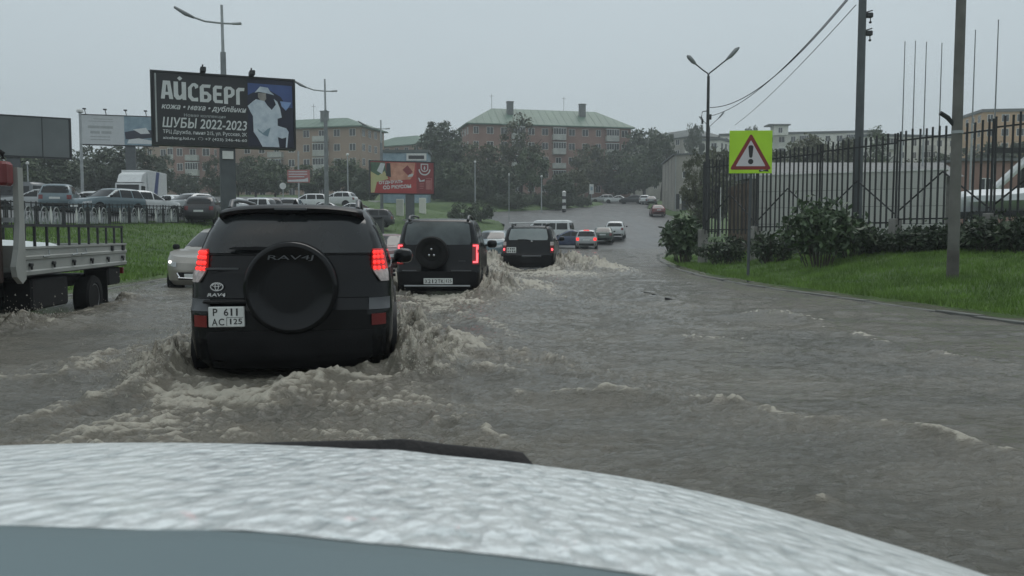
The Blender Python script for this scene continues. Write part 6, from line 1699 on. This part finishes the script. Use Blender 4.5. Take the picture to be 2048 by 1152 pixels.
def tree(u, vtop, d, wpx, label, kind, mn, vbase=None, name='tree', crown_frac=.84, group='background trees'):
    p = P(u, vtop, d); g = tz(p.x, d) if vbase is None else P(u, vbase, d).z
    H_ = p.z - g; rw = wpx * d / 1700 / 2
    t = thing(name, label, 'tree', (p.x, d, g), random.uniform(0, 6.28), group)
    link('trunk', trunks[kind % 4], t, None, None, (H_, H_, H_))
    fl = (1.0, 1.25, .85, 1.5, 1.1)[kind]
    rz = H_ * crown_frac / 2
    c = link('crown', crowns[(kind, mn)], t, (0, 0, H_ - rz * 1.0), None, (rw, rw, rz / (fl * .92)))
    return t
TREES = [
 (880, 246, 150, 95, 'tall dark tree left of the brick block', 1, 'leaf_dark'), (858, 262, 158, 60, 'slender dark tree left of the tall dark tree', 3, 'leaf_dark'),
 (915, 282, 146, 80, 'mid height tree between the tall dark tree and the brick block', 0, 'leaf_dark'),
 (968, 290, 142, 95, 'broad olive tree over the left end of the brick block', 0, 'leaf_olive'), (1042, 238, 146, 78, 'tall open tree in front of the middle of the brick block', 3, 'leaf_olive'),
 (1062, 300, 140, 70, 'lower leafy tree in front of the brick block middle', 4, 'leaf_mid'), (1000, 335, 128, 80, 'bushy tree beside the small garage', 2, 'leaf_dark'), (905, 330, 128, 80, 'bushy tree right of the red billboard', 2, 'leaf_mid'),
 (1180, 292, 170, 75, 'round brownish tree before the right bays of the brick block', 0, 'leaf_olive'), (1232, 300, 174, 62, 'tree hiding the right corner of the brick block', 1, 'leaf_dark'),
 (1290, 258, 178, 100, 'large tree right of the brick block', 0, 'leaf_dark'), (1325, 268, 160, 70, 'dark tree above the concrete building', 1, 'leaf_dark'), (1270, 315, 170, 75, 'full tree left of the concrete building', 2, 'leaf_mid'), (1240, 350, 172, 70, 'low tree over the cars at the hilltop', 2, 'leaf_dark'),
 (1392, 250, 190, 42, 'small pine like tree behind the twin lamp', 1, 'leaf_dark'), (1500, 255, 230, 40, 'tree top just above the yellow sign', 0, 'leaf_dark'),
 (1120, 352, 130, 60, 'low bushy tree at the side street corner', 2, 'leaf_dark'), (1150, 345, 145, 60, 'low dark tree behind the striped post', 2, 'leaf_olive'),
 (1395, 312, 62, 60, 'dark ivy clad tree left of the yellow sign', 3, 'leaf_olive'), (1440, 300, 75, 80, 'dull green tree behind the yellow sign', 0, 'leaf_olive'),
 (1560, 300, 85, 110, 'dull tree right of the yellow sign behind the fence', 0, 'leaf_olive'), (1620, 285, 95, 110, 'broad olive tree behind the middle of the fence', 2, 'leaf_olive'), (1680, 282, 92, 110, 'olive tree left of the slim utility pole', 0, 'leaf_olive'),
 (1750, 262, 100, 55, 'spindly tree right of the slim utility pole', 3, 'leaf_mid'), (1800, 330, 92, 120, 'low olive tree above the panelled wall', 2, 'leaf_olive'), (1880, 318, 90, 90, 'low tree behind the concrete utility pole', 2, 'leaf_dark'), (1965, 290, 110, 100, 'tree in front of the orange topped block', 0, 'leaf_dark'), (2025, 285, 100, 80, 'tree at the right edge behind the white boom', 1, 'leaf_dark'),
 (200, 296, 110, 110, 'dark tree under the pale billboard', 0, 'leaf_dark'), (262, 290, 105, 90, 'dark tree behind the lorry', 1, 'leaf_dark'), (110, 305, 95, 110, 'dark tree under the grey billboard', 2, 'leaf_dark'), (40, 310, 90, 100, 'dark tree behind the red crane', 0, 'leaf_mid'), (318, 312, 120, 60, 'small tree left of the pink stair wing', 0, 'leaf_dark'), (430, 318, 110, 50, 'narrow dark tree left of the billboard post', 3, 'leaf_dark'),
 (372, 352, 130, 60, 'low tree at the foot of the pink stair wing', 2, 'leaf_dark'), (510, 312, 125, 80, 'rounded tree right of the billboard post', 0, 'leaf_mid'), (550, 330, 120, 70, 'tree behind the pink signboard', 2, 'leaf_mid'), (620, 330, 125, 90, 'tree right of the pink signboard', 0, 'leaf_mid'), (690, 325, 125, 90, 'tree left of the red billboard', 2, 'leaf_mid'), (730, 338, 115, 60, 'low tree behind the red billboard left end', 0, 'leaf_dark'),
 (-30, 300, 95, 120, 'dark tree beyond the left edge', 0, 'leaf_dark'), (475, 325, 118, 60, 'dark tree right beside the billboard post', 1, 'leaf_dark')]
for (u, vt, d, w_, lb, kd, mn) in TREES: tree(u, vt, d, w_, lb, kd, mn)
# a wood on the far ridge closes the view
V = []
rr = np.random.default_rng(77)
base_l = leaf_cloud(8, 22, 40, .11, 1, .9, .4, .34)
for k in range(150):
    ang_ = rr.uniform(-.75, .75); dd = rr.uniform(250, 330); x = dd * math.sin(ang_) * 1.0; y = dd * math.cos(ang_); s_ = rr.uniform(5, 8)
    V.append(base_l * np.array([s_, s_, s_ * .9]) + np.array([x, y, tz(x, y) + s_ * .75]))
o = link('far_wood', tri_mesh('far_wood', np.concatenate(V), 'leaf_dark')); o['kind'] = 'stuff'; tag(o, 'far dark wood along the ridge behind the blocks', 'wood')
# round clipped bushes on the lawn
bushm = tri_mesh('foliage', leaf_cloud(21, 60, 70, .06, 1, .8, .55, .26), 'leaf_dark')
for (u, v, d, r_, lb) in ((925, 428, 84, 1.5, 'round clipped bush on the lawn, left of two'), (962, 420, 92, 1.5, 'round clipped bush on the lawn, right of two')):
    p = P(u, v, d); t = thing('clipped_bush', lb, 'bush', (p.x, d, tz(p.x, d)), 0, 'clipped bushes on the lawn')
    link('foliage', bushm, t, (0, 0, r_ * .7), None, (r_, r_, r_ * .95)); MB().tube([(0, 0, -.2), (0, 0, r_ * .6)], .08, 6).build('stem', 'bark', t)
hr = random.Random(5)
p0 = P(1010, 405, 120)
hg = thing('hedge', 'dark row of low bushes along the side street below the brick block', 'hedge', (p0.x, 120, tz(p0.x, 120)))
for k in range(26):
    u_ = 868 + k * 11.8 + hr.uniform(-4, 4); d_ = 127 + hr.uniform(-4, 5) + (8 if u_ > 1120 else 0); r_ = hr.uniform(1.0, 1.7); p = P(u_, 405, d_)
    f_ = link('bush', bushm, hg, (p.x - p0.x, d_ - 120, tz(p.x, d_) - hg.location.z + r_ * .7), (0, 0, hr.uniform(0, 6)), (r_ * 1.2, r_, r_))
# big leafy bushes by the fence: larger single leaves on arching stems
def shrub(u, vb, d, wpx, vtop, label, seed, nl, leaf, mn='leaf_bush', cat='bush'):
    r = np.random.default_rng(seed)
    p = P(u, vb, d); g = tz(p.x, d); Hs = P(u, vtop, d).z - g; W2 = wpx * d / 1700 / 2
    t = thing('leafy_bush', label, cat, (p.x, d, g))
    mb = MB(); V = []
    ns = 26
    for i in range(ns):
        a_ = r.uniform(0, 2 * PI); rd = r.random() ** .5; top = Vector((math.cos(a_) * rd * W2, math.sin(a_) * rd * W2 * .8, Hs * (1 - .38 * rd ** 2) * r.uniform(.72, 1.0)))
        b0 = Vector((top.x * .3, top.y * .3, -.1)); m_ = b0.lerp(top, .55) + Vector((0, 0, Hs * .12))
        mb.tube([b0, m_, top], [.018, .012, .005], 5)
        for j in range(nl):
            k = r.uniform(.25, 1.03) ** .8; q = (b0.lerp(m_, k / .55) if k < .55 else m_.lerp(top, (k - .55) / .45)) + Vector(r.normal(0, .10, 3))
            dr = Vector(r.normal(size=3)); dr.z -= .35; dr.normalize(); sd_ = dr.cross(Vector(r.normal(size=3))).normalized(); l = leaf * r.uniform(.6, 1.35); n_ = dr.cross(sd_)
            V.append([q, q + dr * l * .45 + sd_ * l * .24 + n_ * l * .06, q + dr * l, q + dr * l * .45 - sd_ * l * .24 + n_ * l * .06])
    mb.build('stems', 'bark', t); me = tri_mesh('foliage', np.array(V), mn); link('foliage', me, t)
    return t
shrub(1640, 512, 23.2, 165, 388, 'big leafy bush in front of the fence beside the slim pole', 31, 95, .20)
shrub(1700, 505, 24.5, 110, 430, 'leafy bush right of the big bush at the slim pole foot', 32, 60, .18)
shrub(1368, 522, 33.0, 85, 425, 'leafy bush hanging over the flooded road edge left of the fence', 33, 70, .24)
for i, (u, d, w_, vt, lb) in enumerate(((1450, 29.8, 120, 470, 'low weeds at the fence foot under the yellow sign'), (1545, 27.2, 120, 462, 'low weeds at the fence foot left of the big bush'), (1770, 24.4, 120, 462, 'low weeds at the fence foot right of the slim pole'), (1830, 23.3, 110, 455, 'weeds left of the concrete utility pole'), (1885, 22.6, 90, 452, 'weeds right behind the concrete utility pole'), (1985, 21.0, 140, 432, 'thick weeds under the fence at the right edge'), (1940, 21.9, 80, 440, 'weeds around the concrete fence post at right'), (2050, 20.2, 120, 428, 'weeds cut by the right edge of the picture'))):
    shrub(u, 495, d, w_, vt, lb, 50 + i, 55, .15, 'under_leaf', 'weeds')
p = P(1345, 500, 44); shrub(1352, 480, 46, 60, 440, 'small leafy bush farther along the road edge', 61, 40, .22)

# litter and floating strip by the verge
o = MB().tube([G(1240, 573), G(1300, 590), G(1345, 604)], [.02, .05, .06], 6).build('floating_hose', 'rubber'); tag(o, 'dark floating strip in the water ahead of the sign', 'debris')

# ================================================================== rain haze
hz = MB().box(-420, 420, -30, 620, -9, 95)
hm = bpy.data.materials.new('rain_haze'); hm.use_nodes = True; hm.node_tree.nodes.clear()
ho = hm.node_tree.nodes.new('ShaderNodeOutputMaterial'); pv = hm.node_tree.nodes.new('ShaderNodeVolumePrincipled')
pv.inputs['Color'].default_value = (.86, .92, .95, 1); pv.inputs['Density'].default_value = .0011; pv.inputs['Anisotropy'].default_value = .2
hm.node_tree.links.new(pv.outputs[0], ho.inputs['Volume']); M['rain_haze'] = hm
o = hz.build('haze', 'rain_haze'); o['kind'] = 'stuff'; tag(o, 'thin grey rain haze over the whole street', 'haze')
